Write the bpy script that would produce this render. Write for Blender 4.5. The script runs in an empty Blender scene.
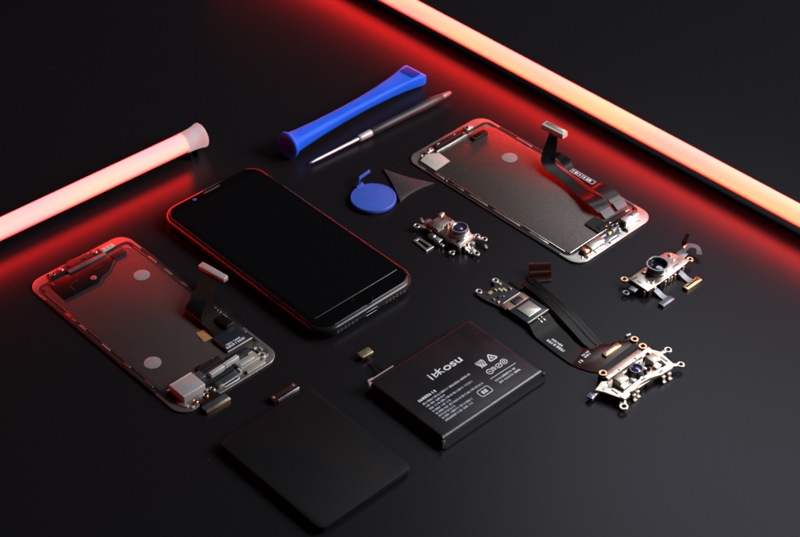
import bpy, bmesh, math, random
from mathutils import Vector, Matrix

random.seed(11)
S = 0.001                                   # everything below is written in millimetres
scene = bpy.context.scene
COL = scene.collection
R = math.radians

# ------------------------------------------------------------------ mesh helpers
def inset(pts, d):
    """Move a counter-clockwise outline inwards by d along its corner bisectors."""
    if abs(d) < 1e-9:
        return list(pts)
    n, out = len(pts), []
    for i in range(n):
        p0, p1, p2 = pts[i - 1], pts[i], pts[(i + 1) % n]
        e1 = (p1[0] - p0[0], p1[1] - p0[1]); e2 = (p2[0] - p1[0], p2[1] - p1[1])
        l1 = math.hypot(*e1) or 1e-9; l2 = math.hypot(*e2) or 1e-9
        n1 = (-e1[1] / l1, e1[0] / l1); n2 = (-e2[1] / l2, e2[0] / l2)
        bx, by = n1[0] + n2[0], n1[1] + n2[1]
        k = max(1 + n1[0] * n2[0] + n1[1] * n2[1], 0.35)
        out.append((p1[0] + bx * d / k, p1[1] + by * d / k))
    return out

def rrect(cx, cy, w, l, r=0.3, n=5, ang=0.0):
    r = min(r, w / 2 - 1e-4, l / 2 - 1e-4)
    pts = []
    for qx, qy, a0 in ((1, 1, 0), (-1, 1, 90), (-1, -1, 180), (1, -1, 270)):
        for i in range(n + 1):
            a = R(a0 + 90 * i / n)
            pts.append((qx * (w / 2 - r) + r * math.cos(a), qy * (l / 2 - r) + r * math.sin(a)))
    c, s = math.cos(R(ang)), math.sin(R(ang))
    return [(cx + x * c - y * s, cy + x * s + y * c) for x, y in pts]

def circ(cx, cy, r, n=32):
    return [(cx + r * math.cos(2 * math.pi * i / n), cy + r * math.sin(2 * math.pi * i / n)) for i in range(n)]

def smooth_line(P, k=6):
    """Catmull-Rom through a list of equal-length tuples."""
    out = []
    for i in range(len(P) - 1):
        a, b, c, d = P[max(i - 1, 0)], P[i], P[i + 1], P[min(i + 2, len(P) - 1)]
        for j in range(k):
            t = j / k
            out.append(tuple(0.5 * (2 * b[m] + (c[m] - a[m]) * t + (2 * a[m] - 5 * b[m] + 4 * c[m] - d[m]) * t * t
                                    + (3 * b[m] - a[m] - 3 * c[m] + d[m]) * t ** 3) for m in range(len(b))))
    out.append(tuple(P[-1]))
    return out

class MB:
    def __init__(self, off=(0, 0, 0)):
        self.bm = bmesh.new(); self.off = Vector((off[0], off[1], off[2] if len(off) > 2 else 0)); self.M = Matrix.Identity(4)
    def v(self, p):
        return self.bm.verts.new((self.M @ Vector(p)) - self.off)
    def f(self, vs):
        try: return self.bm.faces.new(vs)
        except ValueError: return None
    def rings(self, rings, cap0=True, cap1=True, close=True):
        vr = [[self.v(p) for p in r] for r in rings]
        n = len(vr[0])
        for a, b in zip(vr, vr[1:]):
            for i in range(n if close else n - 1):
                j = (i + 1) % n
                self.f((a[i], a[j], b[j], b[i]))
        if cap0: self.f(list(reversed(vr[0])))
        if cap1: self.f(vr[-1])
        return self
    def prism(self, pts, z0, z1, b=0.0, b0=0.0, seg=3):
        rs = []
        def ring(d, z): rs.append([(x, y, z) for x, y in inset(pts, d)])
        if b0 > 0:
            for i in range(seg + 1):
                a = R(90 * i / seg); ring(b0 * (1 - math.sin(a)), z0 + b0 * (1 - math.cos(a)))
        else: ring(0, z0)
        if b > 0:
            for i in range(seg + 1):
                a = R(90 * i / seg); ring(b * (1 - math.cos(a)), z1 - b + b * math.sin(a))
        else: ring(0, z1)
        return self.rings(rs)
    def box(self, cx, cy, w, l, z0, z1, r=0.25, b=0.12, ang=0, b0=0):
        b = min(b, w * .35, l * .35); r = max(r, b * 1.15, b0 * 1.15)
        return self.prism(rrect(cx, cy, w, l, r, 4, ang), z0, z1, b, b0)
    def cyl(self, cx, cy, r, z0, z1, b=0.1, n=32):
        return self.prism(circ(cx, cy, r, n), z0, z1, b)
    def band(self, outer, inner, z0, z1, b=0.08):
        n = len(outer)
        o1, i1 = inset(outer, b), inset(inner, -b)
        L = [[(x, y, z0) for x, y in inner], [(x, y, z0) for x, y in outer], [(x, y, z1 - b) for x, y in outer],
             [(x, y, z1) for x, y in o1], [(x, y, z1) for x, y in i1], [(x, y, z1 - b) for x, y in inner], [(x, y, z0) for x, y in inner]]
        self.rings(L, False, False)
        bmesh.ops.remove_doubles(self.bm, verts=self.bm.verts[:], dist=1e-6)
        return self
    def ring(self, cx, cy, ro, ri, z0, z1, b=0.12, n=28):
        return self.band(circ(cx, cy, ro, n), circ(cx, cy, ri, n), z0, z1, b)
    def lathe(self, cx, cy, prof, n=40, cap0=True, cap1=True):
        return self.rings([[(cx + r * math.cos(2 * math.pi * i / n), cy + r * math.sin(2 * math.pi * i / n), z) for i in range(n)] for r, z in prof], cap0, cap1)
    def tube(self, pts, rad, n=10, k=6):
        P = [Vector(p) for p in (smooth_line(pts, k) if k else pts)]
        rs = []
        for i, p in enumerate(P):
            t = (P[min(i + 1, len(P) - 1)] - P[max(i - 1, 0)]).normalized()
            s = t.cross(Vector((0, 0, 1)));  s = s.normalized() if s.length > 1e-4 else Vector((1, 0, 0))
            u = s.cross(t).normalized()
            rs.append([p + (s * math.cos(2 * math.pi * q / n) + u * math.sin(2 * math.pi * q / n)) * rad for q in range(n)])
        return self.rings(rs)
    def loft(self, secs):
        return self.rings(secs)
    def ribbon(self, pairs, t=0.25, k=6):
        """pairs: (ax,ay,az, bx,by,bz) two edges of a flat flex cable, from end to end."""
        P = smooth_line(pairs, k) if k else pairs
        A = [Vector(p[:3]) for p in P]; B = [Vector(p[3:]) for p in P]
        rs = []
        for i in range(len(P)):
            j0, j1 = max(i - 1, 0), min(i + 1, len(P) - 1)
            t_ = ((A[j1] + B[j1]) - (A[j0] + B[j0]))
            nrm = t_.cross(B[i] - A[i]).normalized() * (t / 2)
            rs.append([A[i] + nrm, B[i] + nrm, B[i] - nrm, A[i] - nrm])
        return self.rings(rs)
    def build(self, name, mat, parent=None, angle=38):
        bm = self.bm
        bmesh.ops.recalc_face_normals(bm, faces=bm.faces[:])
        bmesh.ops.scale(bm, vec=(S, S, S), verts=bm.verts[:])
        me = bpy.data.meshes.new(name); bm.to_mesh(me); bm.free()
        for p in me.polygons: p.use_smooth = len(p.vertices) <= 4     # bevels smooth, flat caps flat
        me.set_sharp_from_angle(angle=R(angle))
        me.materials.append(mat)
        o = bpy.data.objects.new(name, me); COL.objects.link(o)
        if parent is not None: o.parent = parent
        return o

def text_part(name, s, size, x, y, z, mat, parent, rot=0.0, squash=1.0, bold=0.0, align='LEFT'):
    cu = bpy.data.curves.new(name, 'FONT'); cu.body = s; cu.size = size; cu.extrude = 0.02; cu.offset = bold; cu.align_x = align
    tmp = bpy.data.objects.new('tmp_text', cu); COL.objects.link(tmp)
    bpy.context.view_layer.update()
    me = bpy.data.meshes.new_from_object(tmp.evaluated_get(bpy.context.evaluated_depsgraph_get()))
    bpy.data.objects.remove(tmp)
    me.transform(Matrix.Scale(S, 4) @ Matrix.Translation((x, y, z)) @ Matrix.Rotation(rot, 4, 'Z') @ Matrix.Diagonal((squash, 1, 1, 1)))
    me.materials.clear(); me.materials.append(mat); me.name = name
    o = bpy.data.objects.new(name, me); COL.objects.link(o); o.parent = parent
    return o

def print_line(mb, x0, x1, y, h, z, rnd, along='x'):
    """A line of illegible small print: strokes of a letter's size, word gaps between."""
    x = x0
    def stroke(ax, ay, w, l):
        if along == 'x': mb.prism([(ax, ay), (ax + w, ay), (ax + w, ay + l), (ax, ay + l)], z, z + 0.03)
        else: mb.prism([(ay, -ax - w), (ay + l, -ax - w), (ay + l, -ax), (ay, -ax)], z, z + 0.03)
    word = rnd.randint(3, 7)
    while x < x1 - h * 0.5:
        cw = h * rnd.choice((0.5, 0.6, 0.6, 0.7))
        s = h * 0.27
        k = rnd.randint(0, 4)
        stroke(x, y, s, h)
        if k in (0, 1, 3): stroke(x + cw - s, y, s, h * rnd.choice((1, .65)))
        if k in (0, 2): stroke(x + s * 1.05, y + h - s, cw - 2.15 * s, s)
        if k in (1, 2, 4): stroke(x + s * 1.05, y, cw - 2.15 * s, s)
        if k in (3, 4): stroke(x + s * 1.05, y + h * .42, cw - 2.15 * s, s)
        x += cw + h * 0.22
        word -= 1
        if word == 0: x += h * 0.35; word = rnd.randint(3, 7)

# ------------------------------------------------------------------ tags
def thing(name, label, cat, loc, deg=43.0, group=None):
    o = bpy.data.objects.new(name, None); COL.objects.link(o)
    o.empty_display_size = 0.01
    o.location = (loc[0] * S, loc[1] * S, (loc[2] if len(loc) > 2 else 0) * S); o.rotation_euler = (0, 0, R(deg))
    o['label'] = label; o['category'] = cat
    if group: o['group'] = group
    return o

C43, S43 = math.cos(R(43)), math.sin(R(43))
def tw(x, y, z=0):                            # tabletop axes (turned 43 degrees) to world
    return (x * C43 - y * S43, x * S43 + y * C43, z)

# ------------------------------------------------------------------ materials
def mat(name, col, rough=0.5, metal=0.0, spec=0.5, coat=0.0, bump=0.0, bscale=900.0, rvar=0.0, rscale=120.0,
        cvar=0.0, cscale=300.0, trans=0.0, stripes=None, aniso=None, ior=None):
    m = bpy.data.materials.new(name); m.use_nodes = True
    nt = m.node_tree; N, Lk = nt.nodes, nt.links
    p = N['Principled BSDF']
    p.inputs['Base Color'].default_value = (*col, 1)
    p.inputs['Roughness'].default_value = rough
    p.inputs['Metallic'].default_value = metal
    p.inputs['Specular IOR Level'].default_value = spec
    p.inputs['Coat Weight'].default_value = coat
    p.inputs['Coat Roughness'].default_value = 0.06
    p.inputs['Transmission Weight'].default_value = trans
    if ior: p.inputs['IOR'].default_value = ior
    tc = N.new('ShaderNodeTexCoord')
    def noise(sc, det=3.0):
        n = N.new('ShaderNodeTexNoise'); n.inputs['Scale'].default_value = sc; n.inputs['Detail'].default_value = det
        Lk.new(tc.outputs['Object'], n.inputs['Vector']); return n
    if rvar:
        n = noise(rscale, 5); mr = N.new('ShaderNodeMapRange')
        mr.inputs['From Min'].default_value = 0.3; mr.inputs['From Max'].default_value = 0.7
        mr.inputs['To Min'].default_value = max(rough - rvar, 0.01); mr.inputs['To Max'].default_value = rough + rvar
        Lk.new(n.outputs['Fac'], mr.inputs['Value']); Lk.new(mr.outputs['Result'], p.inputs['Roughness'])
    csock = None
    if cvar:
        n = noise(cscale, 4); cr = N.new('ShaderNodeValToRGB')
        cr.color_ramp.elements[0].position = 0.32; cr.color_ramp.elements[1].position = 0.68
        cr.color_ramp.elements[0].color = (*[c * (1 - cvar) for c in col], 1)
        cr.color_ramp.elements[1].color = (*[min(c * (1 + cvar), 1) for c in col], 1)
        Lk.new(n.outputs['Fac'], cr.inputs['Fac']); csock = cr.outputs['Color']
    if stripes:                                # copper traces under the film of a flex cable
        axis, freq, col2, thr = stripes
        sx = N.new('ShaderNodeSeparateXYZ'); Lk.new(tc.outputs['Object'], sx.inputs['Vector'])
        ml = N.new('ShaderNodeMath'); ml.operation = 'MULTIPLY'; ml.inputs[1].default_value = freq
        Lk.new(sx.outputs[axis], ml.inputs[0])
        si = N.new('ShaderNodeMath'); si.operation = 'SINE'; Lk.new(ml.outputs[0], si.inputs[0])
        gt = N.new('ShaderNodeMapRange'); gt.inputs['From Min'].default_value = thr; gt.inputs['From Max'].default_value = min(thr + .3, 1)
        Lk.new(si.outputs[0], gt.inputs['Value'])
        mx = N.new('ShaderNodeMix'); mx.data_type = 'RGBA'
        mx.inputs['A'].default_value = (*col, 1); mx.inputs['B'].default_value = (*col2, 1)
        if csock: Lk.new(csock, mx.inputs['A'])
        Lk.new(gt.outputs['Result'], mx.inputs['Factor']); csock = mx.outputs['Result']
        bp = N.new('ShaderNodeBump'); bp.inputs['Strength'].default_value = 0.25; bp.inputs['Distance'].default_value = 0.00005
        Lk.new(gt.outputs['Result'], bp.inputs['Height']); Lk.new(bp.outputs['Normal'], p.inputs['Normal'])
    if csock: Lk.new(csock, p.inputs['Base Color'])
    if bump:
        n = noise(bscale, 4); bp = N.new('ShaderNodeBump'); bp.inputs['Strength'].default_value = bump
        bp.inputs['Distance'].default_value = 0.0002
        Lk.new(n.outputs['Fac'], bp.inputs['Height']); Lk.new(bp.outputs['Normal'], p.inputs['Normal'])
    return m

def table_mat():
    """Fine-grained satin black laminate: dark diffuse body under a soft Fresnel gloss."""
    m = bpy.data.materials.new('black_tabletop'); m.use_nodes = True
    N, Lk = m.node_tree.nodes, m.node_tree.links
    N.remove(N['Principled BSDF']); out = N['Material Output']
    tc = N.new('ShaderNodeTexCoord')
    n = N.new('ShaderNodeTexNoise'); n.inputs['Scale'].default_value = 1500; n.inputs['Detail'].default_value = 4; Lk.new(tc.outputs['Object'], n.inputs['Vector'])
    bp = N.new('ShaderNodeBump'); bp.inputs['Strength'].default_value = .22; bp.inputs['Distance'].default_value = .0002; Lk.new(n.outputs['Fac'], bp.inputs['Height'])
    cr = N.new('ShaderNodeValToRGB'); cr.color_ramp.elements[0].position = .3; cr.color_ramp.elements[1].position = .7
    cr.color_ramp.elements[0].color = (.0065, .0062, .0072, 1); cr.color_ramp.elements[1].color = (.0125, .012, .014, 1); Lk.new(n.outputs['Fac'], cr.inputs['Fac'])
    df = N.new('ShaderNodeBsdfDiffuse'); Lk.new(cr.outputs['Color'], df.inputs['Color']); Lk.new(bp.outputs['Normal'], df.inputs['Normal'])
    gl = N.new('ShaderNodeBsdfAnisotropic'); gl.distribution = 'BECKMANN'; gl.inputs['Color'].default_value = (.76, .765, .85, 1)
    gl.inputs['Roughness'].default_value = .31; Lk.new(bp.outputs['Normal'], gl.inputs['Normal'])
    fr = N.new('ShaderNodeFresnel'); fr.inputs['IOR'].default_value = 1.235; Lk.new(bp.outputs['Normal'], fr.inputs['Normal'])
    mx = N.new('ShaderNodeMixShader'); Lk.new(fr.outputs['Fac'], mx.inputs['Fac']); Lk.new(df.outputs['BSDF'], mx.inputs[1]); Lk.new(gl.outputs['BSDF'], mx.inputs[2])
    Lk.new(mx.outputs['Shader'], out.inputs['Surface'])
    return m

M = {}
M['table'] = table_mat()
M['glass_black'] = mat('black_screen_glass', (.003, .003, .0035), .035, spec=.5)
M['protector'] = mat('screen_protector_glass', (.004, .004, .0045), .06, spec=.55)
M['jet'] = mat('jet_black_metal', (.009, .009, .010), .24, spec=.38)
M['black_soft'] = mat('matte_black_plastic', (.012, .012, .013), .42, spec=.4, bump=.12, bscale=2500)
M['plate_black'] = mat('satin_black_plate', (.007, .007, .008), .46, spec=.16, bump=.08, bscale=3500, rvar=.03)
M['rubber'] = mat('black_gasket', (.006, .006, .006), .55, spec=.3)
M['hole'] = mat('dark_opening', (.002, .002, .002), .7, spec=.1)
M['steel'] = mat('brushed_steel', (.60, .585, .57), .30, .9, rvar=.06, rscale=250)
M['satin_steel'] = mat('satin_grey_steel', (.47, .455, .45), .42, .35, rvar=.04, rscale=300)  # low metallic: on the left block its colour stands in for missing reflections
M['nickel'] = mat('warm_nickel', (.66, .60, .52), .34, .95, rvar=.08, rscale=260, cvar=.06, cscale=300)
M['nickel_dark'] = mat('worn_nickel', (.39, .35, .305), .36, .95, rvar=.09, rscale=260, cvar=.10, cscale=260)
M['chrome'] = mat('bright_steel', (.76, .75, .73), .20, .95, rvar=.04, rscale=300)
M['gold'] = mat('gold_plating', (.72, .50, .22), .28, 1.0, rvar=.06, rscale=500)
M['gold_dull'] = mat('dull_gold_plating', (.52, .42, .25), .4, 1.0, rvar=.06, rscale=500)
M['copper'] = mat('copper_eyelet', (.74, .40, .24), .27, 1.0, rvar=.06, rscale=500)
M['tan'] = mat('tan_polyimide', (.42, .22, .085), .4, spec=.4, cvar=.1)
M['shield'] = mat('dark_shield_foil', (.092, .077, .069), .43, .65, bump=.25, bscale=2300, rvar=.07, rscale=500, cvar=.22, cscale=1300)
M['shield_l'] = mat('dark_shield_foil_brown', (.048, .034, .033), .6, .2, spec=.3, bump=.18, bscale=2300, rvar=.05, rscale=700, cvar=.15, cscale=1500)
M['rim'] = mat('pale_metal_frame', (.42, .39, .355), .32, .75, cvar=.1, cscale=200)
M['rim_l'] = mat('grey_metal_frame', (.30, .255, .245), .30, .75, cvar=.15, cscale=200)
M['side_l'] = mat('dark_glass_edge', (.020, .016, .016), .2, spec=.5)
M['nickel_l'] = mat('nickel_sheen_in_colour', (.46, .42, .36), .4, .3, cvar=.08, cscale=300)  # less metallic nickel for the left screen; colour replaces light it cannot reflect
M['chrome_l'] = mat('silver_sheen_in_colour', (.62, .61, .60), .34, .3)  # less metallic chrome for the left screen, its brightness put into the colour
M['edge_highlight'] = mat('pale_edge_highlight', (.06, .06, .06), .18, spec=.6)
M['barrel'] = mat('blue_grey_lens_barrel', (.34, .35, .38), .3, .9)
M['dot'] = mat('grey_adhesive_dot', (.27, .245, .24), .5, spec=.3, cvar=.1, cscale=700)
M['pale_pad'] = mat('pale_sticker', (.50, .475, .43), .45, spec=.4, cvar=.08, cscale=400)
M['flex'] = mat('black_flex_film', (.0045, .0042, .0042), .28, spec=.16, stripes=('X', 6000, (.022, .018, .016), .55))
M['flex_plain'] = mat('plain_black_flex_film', (.005, .0048, .0048), .30, spec=.2, bump=.5, bscale=170)
M['flex_red'] = mat('dark_red_flex_film', (.030, .007, .006), .26, spec=.4, cvar=.35, cscale=250)
M['flex_brown'] = mat('amber_black_flex_film', (.011, .006, .005), .25, spec=.45, stripes=('X', 5200, (.030, .014, .009), .6))
M['flex_stripe_y'] = mat('rust_red_flex_film', (.022, .007, .005), .28, spec=.4, stripes=('X', 5200, (.055, .014, .008), .5))
M['grey_flex'] = mat('grey_flex_stiffener', (.10, .10, .11), .45, spec=.25)
M['slate'] = mat('slate_grey_metal', (.20, .215, .235), .32, .8, rvar=.06)
M['pcb'] = mat('black_circuit_board', (.010, .013, .017), .34, spec=.5, bump=.3, bscale=1500, cvar=.5, cscale=700)
M['chip'] = mat('dark_chip', (.016, .022, .030), .3, spec=.5)
M['silver_can'] = mat('pale_metal_can', (.66, .62, .55), .34, .85, cvar=.05)
M['rose'] = mat('rose_copper_pad', (.45, .30, .26), .38, .8, cvar=.3, cscale=900)
M['lens_black'] = mat('black_lens_barrel', (.012, .012, .016), .2, spec=.6, coat=.4)
M['lens_violet'] = mat('violet_coated_glass', (.045, .022, .13), .07, spec=.9, coat=1.0)
M['lens_dark'] = mat('dark_coated_glass', (.006, .007, .016), .05, spec=.9, coat=1.0)
M['blue_glass'] = mat('blue_sensor_window', (.05, .11, .42), .12, spec=.7, coat=.6)
M['blue'] = mat('blue_moulded_plastic', (.006, .13, .97), .45, spec=.18, rvar=.08, rscale=120, bump=.10, bscale=400, cvar=.10, cscale=70)
M['blue_matte'] = mat('soft_blue_plastic', (.045, .11, .55), .48, spec=.4, bump=.1, bscale=2200, cvar=.06)
M['blue_dark'] = mat('darker_blue_plastic', (.010, .035, .33), .5, spec=.06)  # darker blue; on the bar's tip it paints the shade of a recess
M['pick'] = mat('charcoal_brown_plastic', (.042, .036, .038), .5, spec=.4, bump=.15, bscale=1500, cvar=.15)
M['handle'] = mat('charcoal_handle', (.028, .028, .030), .38, .3, bump=.08, bscale=1500)
M['handle_cap'] = mat('grey_metal_cap', (.16, .15, .15), .4, .5)
M['white_ink'] = mat('white_ink', (.74, .77, .82), .5, spec=.3)
M['grey_ink'] = mat('grey_blue_ink', (.50, .54, .63), .5, spec=.3)
M['wrap'] = mat('black_battery_film', (.012, .0115, .0135), .27, spec=.36, bump=.10, bscale=220, rvar=.06, rscale=60)
M['wrap_edge'] = mat('grey_folded_film', (.020, .020, .023), .24, spec=.5, bump=.25, bscale=260)
M['housing'] = mat('black_channel', (.004, .004, .004), .6, spec=.08)
M['ceramic'] = mat('beige_ceramic', (.55, .47, .30), .4)
M['yellow'] = mat('yellow_green_component', (.55, .52, .12), .4)
M['orange'] = mat('orange_component', (.60, .28, .06), .4)
M['dust'] = mat('pale_dust', (.09, .085, .085), .8, spec=.1)
M['pale_glass'] = mat('frosted_plastic', (.8, .74, .73), .4, spec=.5)

HZ = 10.2                                   # height of the tube axes above the table
def lamp_mat(name, strength, ca, cb, axis_scale, r=0, aim=125):
    """Frosted diffuser lit from within: its shading is put into the emission, strongest on the camera side and weaker towards the edges; noise tints it along its length."""
    m = bpy.data.materials.new(name); m.use_nodes = True
    N, Lk = m.node_tree.nodes, m.node_tree.links
    p = N['Principled BSDF']; p.inputs['Base Color'].default_value = (.26, .2, .2, 1); p.inputs['Roughness'].default_value = .5; p.inputs['Specular IOR Level'].default_value = .2
    tc = N.new('ShaderNodeTexCoord')
    mp = N.new('ShaderNodeMapping'); mp.inputs['Scale'].default_value = axis_scale
    Lk.new(tc.outputs['Object'], mp.inputs['Vector'])
    n = N.new('ShaderNodeTexNoise'); n.inputs['Scale'].default_value = 1.0; n.inputs['Detail'].default_value = 1.5
    Lk.new(mp.outputs['Vector'], n.inputs['Vector'])
    cr = N.new('ShaderNodeValToRGB'); cr.color_ramp.elements[0].position = .36; cr.color_ramp.elements[1].position = .62
    cr.color_ramp.elements[0].color = (*ca, 1); cr.color_ramp.elements[1].color = (*cb, 1)
    Lk.new(n.outputs['Fac'], cr.inputs['Fac'])
    Lk.new(cr.outputs['Color'], p.inputs['Emission Color'])
    if r:
        sx = N.new('ShaderNodeSeparateXYZ'); Lk.new(tc.outputs['Object'], sx.inputs['Vector'])
        def mth(op, a, b):
            q = N.new('ShaderNodeMath'); q.operation = op
            for k, v in enumerate((a, b)):
                if isinstance(v, (int, float)): q.inputs[k].default_value = v
                else: Lk.new(v, q.inputs[k])
            return q.outputs[0]
        zz = mth('SUBTRACT', sx.outputs['Z'], HZ * S)
        dt = mth('DIVIDE', mth('ADD', mth('MULTIPLY', sx.outputs['Y'], math.cos(R(aim))), mth('MULTIPLY', zz, math.sin(R(aim)))), r * S)
        mr = N.new('ShaderNodeMapRange'); mr.interpolation_type = 'SMOOTHSTEP'
        mr.inputs['From Min'].default_value = .02; mr.inputs['From Max'].default_value = .72
        mr.inputs['To Min'].default_value = .05 * strength; mr.inputs['To Max'].default_value = strength
        Lk.new(dt, mr.inputs['Value']); Lk.new(mr.outputs['Result'], p.inputs['Emission Strength'])
    else:
        p.inputs['Emission Strength'].default_value = strength
    return m

M['lamp_far'] = lamp_mat('lit_red_diffuser', 43.0, (1, .0148, .0074), (1, .0122, .0092), (15, 60, 60), 5.8)
M['lamp_near'] = lamp_mat('lit_pink_red_diffuser', 45.0, (1, .0132, .0092), (1, .0108, .0120), (15, 90, 90), 5.9)
M['lamp_end'] = lamp_mat('dim_lit_diffuser_end', 0.50, (1, .42, .42), (.8, .62, .68), (120, 160, 160))

# ------------------------------------------------------------------ setting: the black tabletop
mb = MB(); mb.prism(rrect(0, 300, 2600, 2600, 30), -25, 0, 1.5)
table = mb.build('tabletop', M['table']); table['kind'] = 'structure'
table['label'] = 'wide matte black tabletop under all the parts'

rnd = random.Random(77); mb = MB()
for k in range(45):
    x, y = rnd.uniform(-230, 240), rnd.uniform(-175, 210); a = rnd.uniform(0, 180)
    mb.box(x, y, rnd.uniform(.14, .3), rnd.uniform(.14, .5), .02, rnd.uniform(.1, .18), .03, .02, a)
dust = mb.build('dust', M['dust']); dust['kind'] = 'stuff'; dust['label'] = 'scattered fine dust specks on the black tabletop'
# ------------------------------------------------------------------ LED tubes
def led_tube(label, p0, p1, r, lampm, capped):
    """p0 -> p1 world axis ends in mm, axis at height z."""
    a, b = Vector(p0), Vector(p1); L = (b - a).length; ang = math.degrees(math.atan2(b.y - a.y, b.x - a.x))
    t = thing('led_tube', label, 'led tube light', (a.x, a.y, 0), ang, 'glowing red led tubes')
    z = a.z
    arc0, arc1, n = -32, 212, 36
    def arcpts(x, rr, a0, a1, k):
        return [(x, rr * math.cos(R(a0 + (a1 - a0) * i / k)), z + rr * math.sin(R(a0 + (a1 - a0) * i / k))) for i in range(k + 1)]
    end = L - (9 if capped else 0)
    mb = MB(); mb.rings([arcpts(x, r, arc0, arc1, n) for x in (0, end * .33, end * .66, end)]); mb.build('diffuser', lampm, t)
    mb = MB(); mb.rings([arcpts(x, r + .08, arc1, 360 + arc0, 14) for x in (0, end)]); mb.build('channel', M['housing'], t)
    for k, x in enumerate((8, end - 4) if not capped else (8,)):
        mb = MB(); mb.box(x, 0, 10, 12, 0, z - r + 1.2, 1, .6); mb.build('foot', M['housing'], t)
    if capped:
        prof = [(r + .3, end - 5), (r + .4, end - 1), (r + .6, end + 2), (r + 1.0, end + 4.5), (r + 1.5, end + 6.6), (r + 1.6, end + 7.4), (r + 1.2, end + 7.8), (r + .6, end + 7.5), (r * .6, end + 7.3), (.3, end + 7.2)]
        mb = MB(); mb.rings([[(x, rr * math.cos(2 * math.pi * i / 40), z + rr * math.sin(2 * math.pi * i / 40)) for i in range(40)] for rr, x in prof])
        mb.build('flared_end', M['lamp_end'], t, 60)
        for x in (end - 3.5, end + 1.2):
            mb = MB(); mb.box(x, -.0, 2.0, 9, 0, z - r + .6, .4, .2); mb.build('foot', M['housing'], t)
    return t

d = Vector((99.3, 86.2, 0)).normalized()
e = Vector((-116.4, 106.9, HZ))
led_tube('short glowing red led tube at left with a flared frosted end', tuple(e - d * 330), tuple(e + d * 3), 5.9, M['lamp_near'], True)
d2 = Vector((217.6, -222.8, 0)).normalized(); e2 = Vector((0, 255.6, HZ))
led_tube('long glowing red led tube running behind the screen assembly out of frame', tuple(e2 - d2 * 190), tuple(e2 + d2 * 520), 5.8, M['lamp_far'], False)

# ------------------------------------------------------------------ smartphone
ph = thing('smartphone', 'whole black smartphone lying face up with a dark blank screen', 'phone', (-61.44, 12.28), 42.98)
W_, L_ = 67.3, 138.4
mb = MB(); mb.prism(rrect(0, 0, W_, L_, 10.5, 10), 0.15, 7.05, 2.6, 3.4, 8); mb.build('body', M['jet'], ph, 60)
mb = MB(); mb.prism(rrect(0, 0, W_ - 4.0, L_ - 4.4, 8.6, 10), 6.6, 7.32, .5, 0, 4); glass = mb.build('front_glass', M['glass_black'], ph, 60)
mb = MB(); mb.prism(rrect(0.2, 1.5, 58.6, 116.5, 1.6, 5), 7.3, 7.345); sp = mb.build('screen_protector', M['protector'], ph, 50)
mb = MB(); mb.box(.2, -56.85, 57.0, .42, 7.3, 7.56, .15, .12); mb.build('protector_edge', M['edge_highlight'], sp)  # added strip: the front edge's highlight is put into its paler grey
mb = MB(); mb.ring(0.0, -61.9, 5.3, 5.05, 7.3, 7.42, .05, 40); mb.build('home_button_ring', M['jet'], ph)
mb = MB(); mb.lathe(0.0, -61.9, [(5.0, 7.3), (4.98, 7.36), (4.9, 7.37), (4.8, 7.355), (4.0, 7.345), (2.0, 7.338), (.2, 7.335)]); mb.build('home_button', M['glass_black'], ph, 60)
mb = MB(); mb.prism(rrect(0.4, 64.7, 11.4, 1.5, .74, 6), 7.3, 7.36); mb.build('earpiece', M['slate'], ph)
mb = MB(); mb.cyl(-12.3, 63.9, 1.15, 7.3, 7.37, .05, 20); mb.build('front_camera', M['blue_glass'], ph)
mb = MB(); mb.M = Matrix.Translation((-.4, -69.16, 3.6)) @ Matrix.Rotation(R(90), 4, 'X')
mb.band(rrect(0, 0, 9.0, 2.5, 1.2, 6), rrect(0, 0, 8.4, 1.9, .9, 6), 0, .12, .05); mb.build('charging_port', M['slate'], ph)
mb = MB(); mb.M = Matrix.Translation((-.4, -69.15, 3.6)) @ Matrix.Rotation(R(90), 4, 'X'); mb.prism(rrect(0, 0, 8.2, 1.7, .8, 6), 0, .06); mb.build('port_opening', M['hole'], ph)
for sgn in (-1, 1):
    for k in range(6):
        mb = MB(); mb.M = Matrix.Translation((-.4 + sgn * (10.5 + k * 2.5), -69.17, 3.6)) @ Matrix.Rotation(R(90), 4, 'X')
        mb.ring(0, 0, .75, .45, 0, .08, .03, 14); mb.build('speaker_hole', M['slate'], ph)
for y, l in ((38, 6), (25, 10), (12, 10)):
    mb = MB(); mb.M = Matrix.Translation((-W_ / 2 + .02, y, 3.7)) @ Matrix.Rotation(R(-90), 4, 'Y'); mb.box(0, 0, 2.2, l, 0, .42, 1, .2); mb.build('side_button', M['jet'], ph)

# ------------------------------------------------------------------ screen assemblies
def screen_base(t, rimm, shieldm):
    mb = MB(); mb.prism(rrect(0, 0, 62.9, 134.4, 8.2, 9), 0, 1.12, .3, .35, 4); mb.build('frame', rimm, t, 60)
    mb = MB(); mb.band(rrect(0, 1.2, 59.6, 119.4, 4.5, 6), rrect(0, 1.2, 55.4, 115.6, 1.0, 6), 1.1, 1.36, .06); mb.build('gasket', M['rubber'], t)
    mb = MB(); mb.prism([(-27.7, -56.2), (27.5, -56.2), (27.5, 51.8), (23.0, 57.8), (-27.0, 58.4), (-27.7, 57.6)], 1.12, 1.75, .18, 0, 2); mb.build('shield_plate', shieldm, t)

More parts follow.
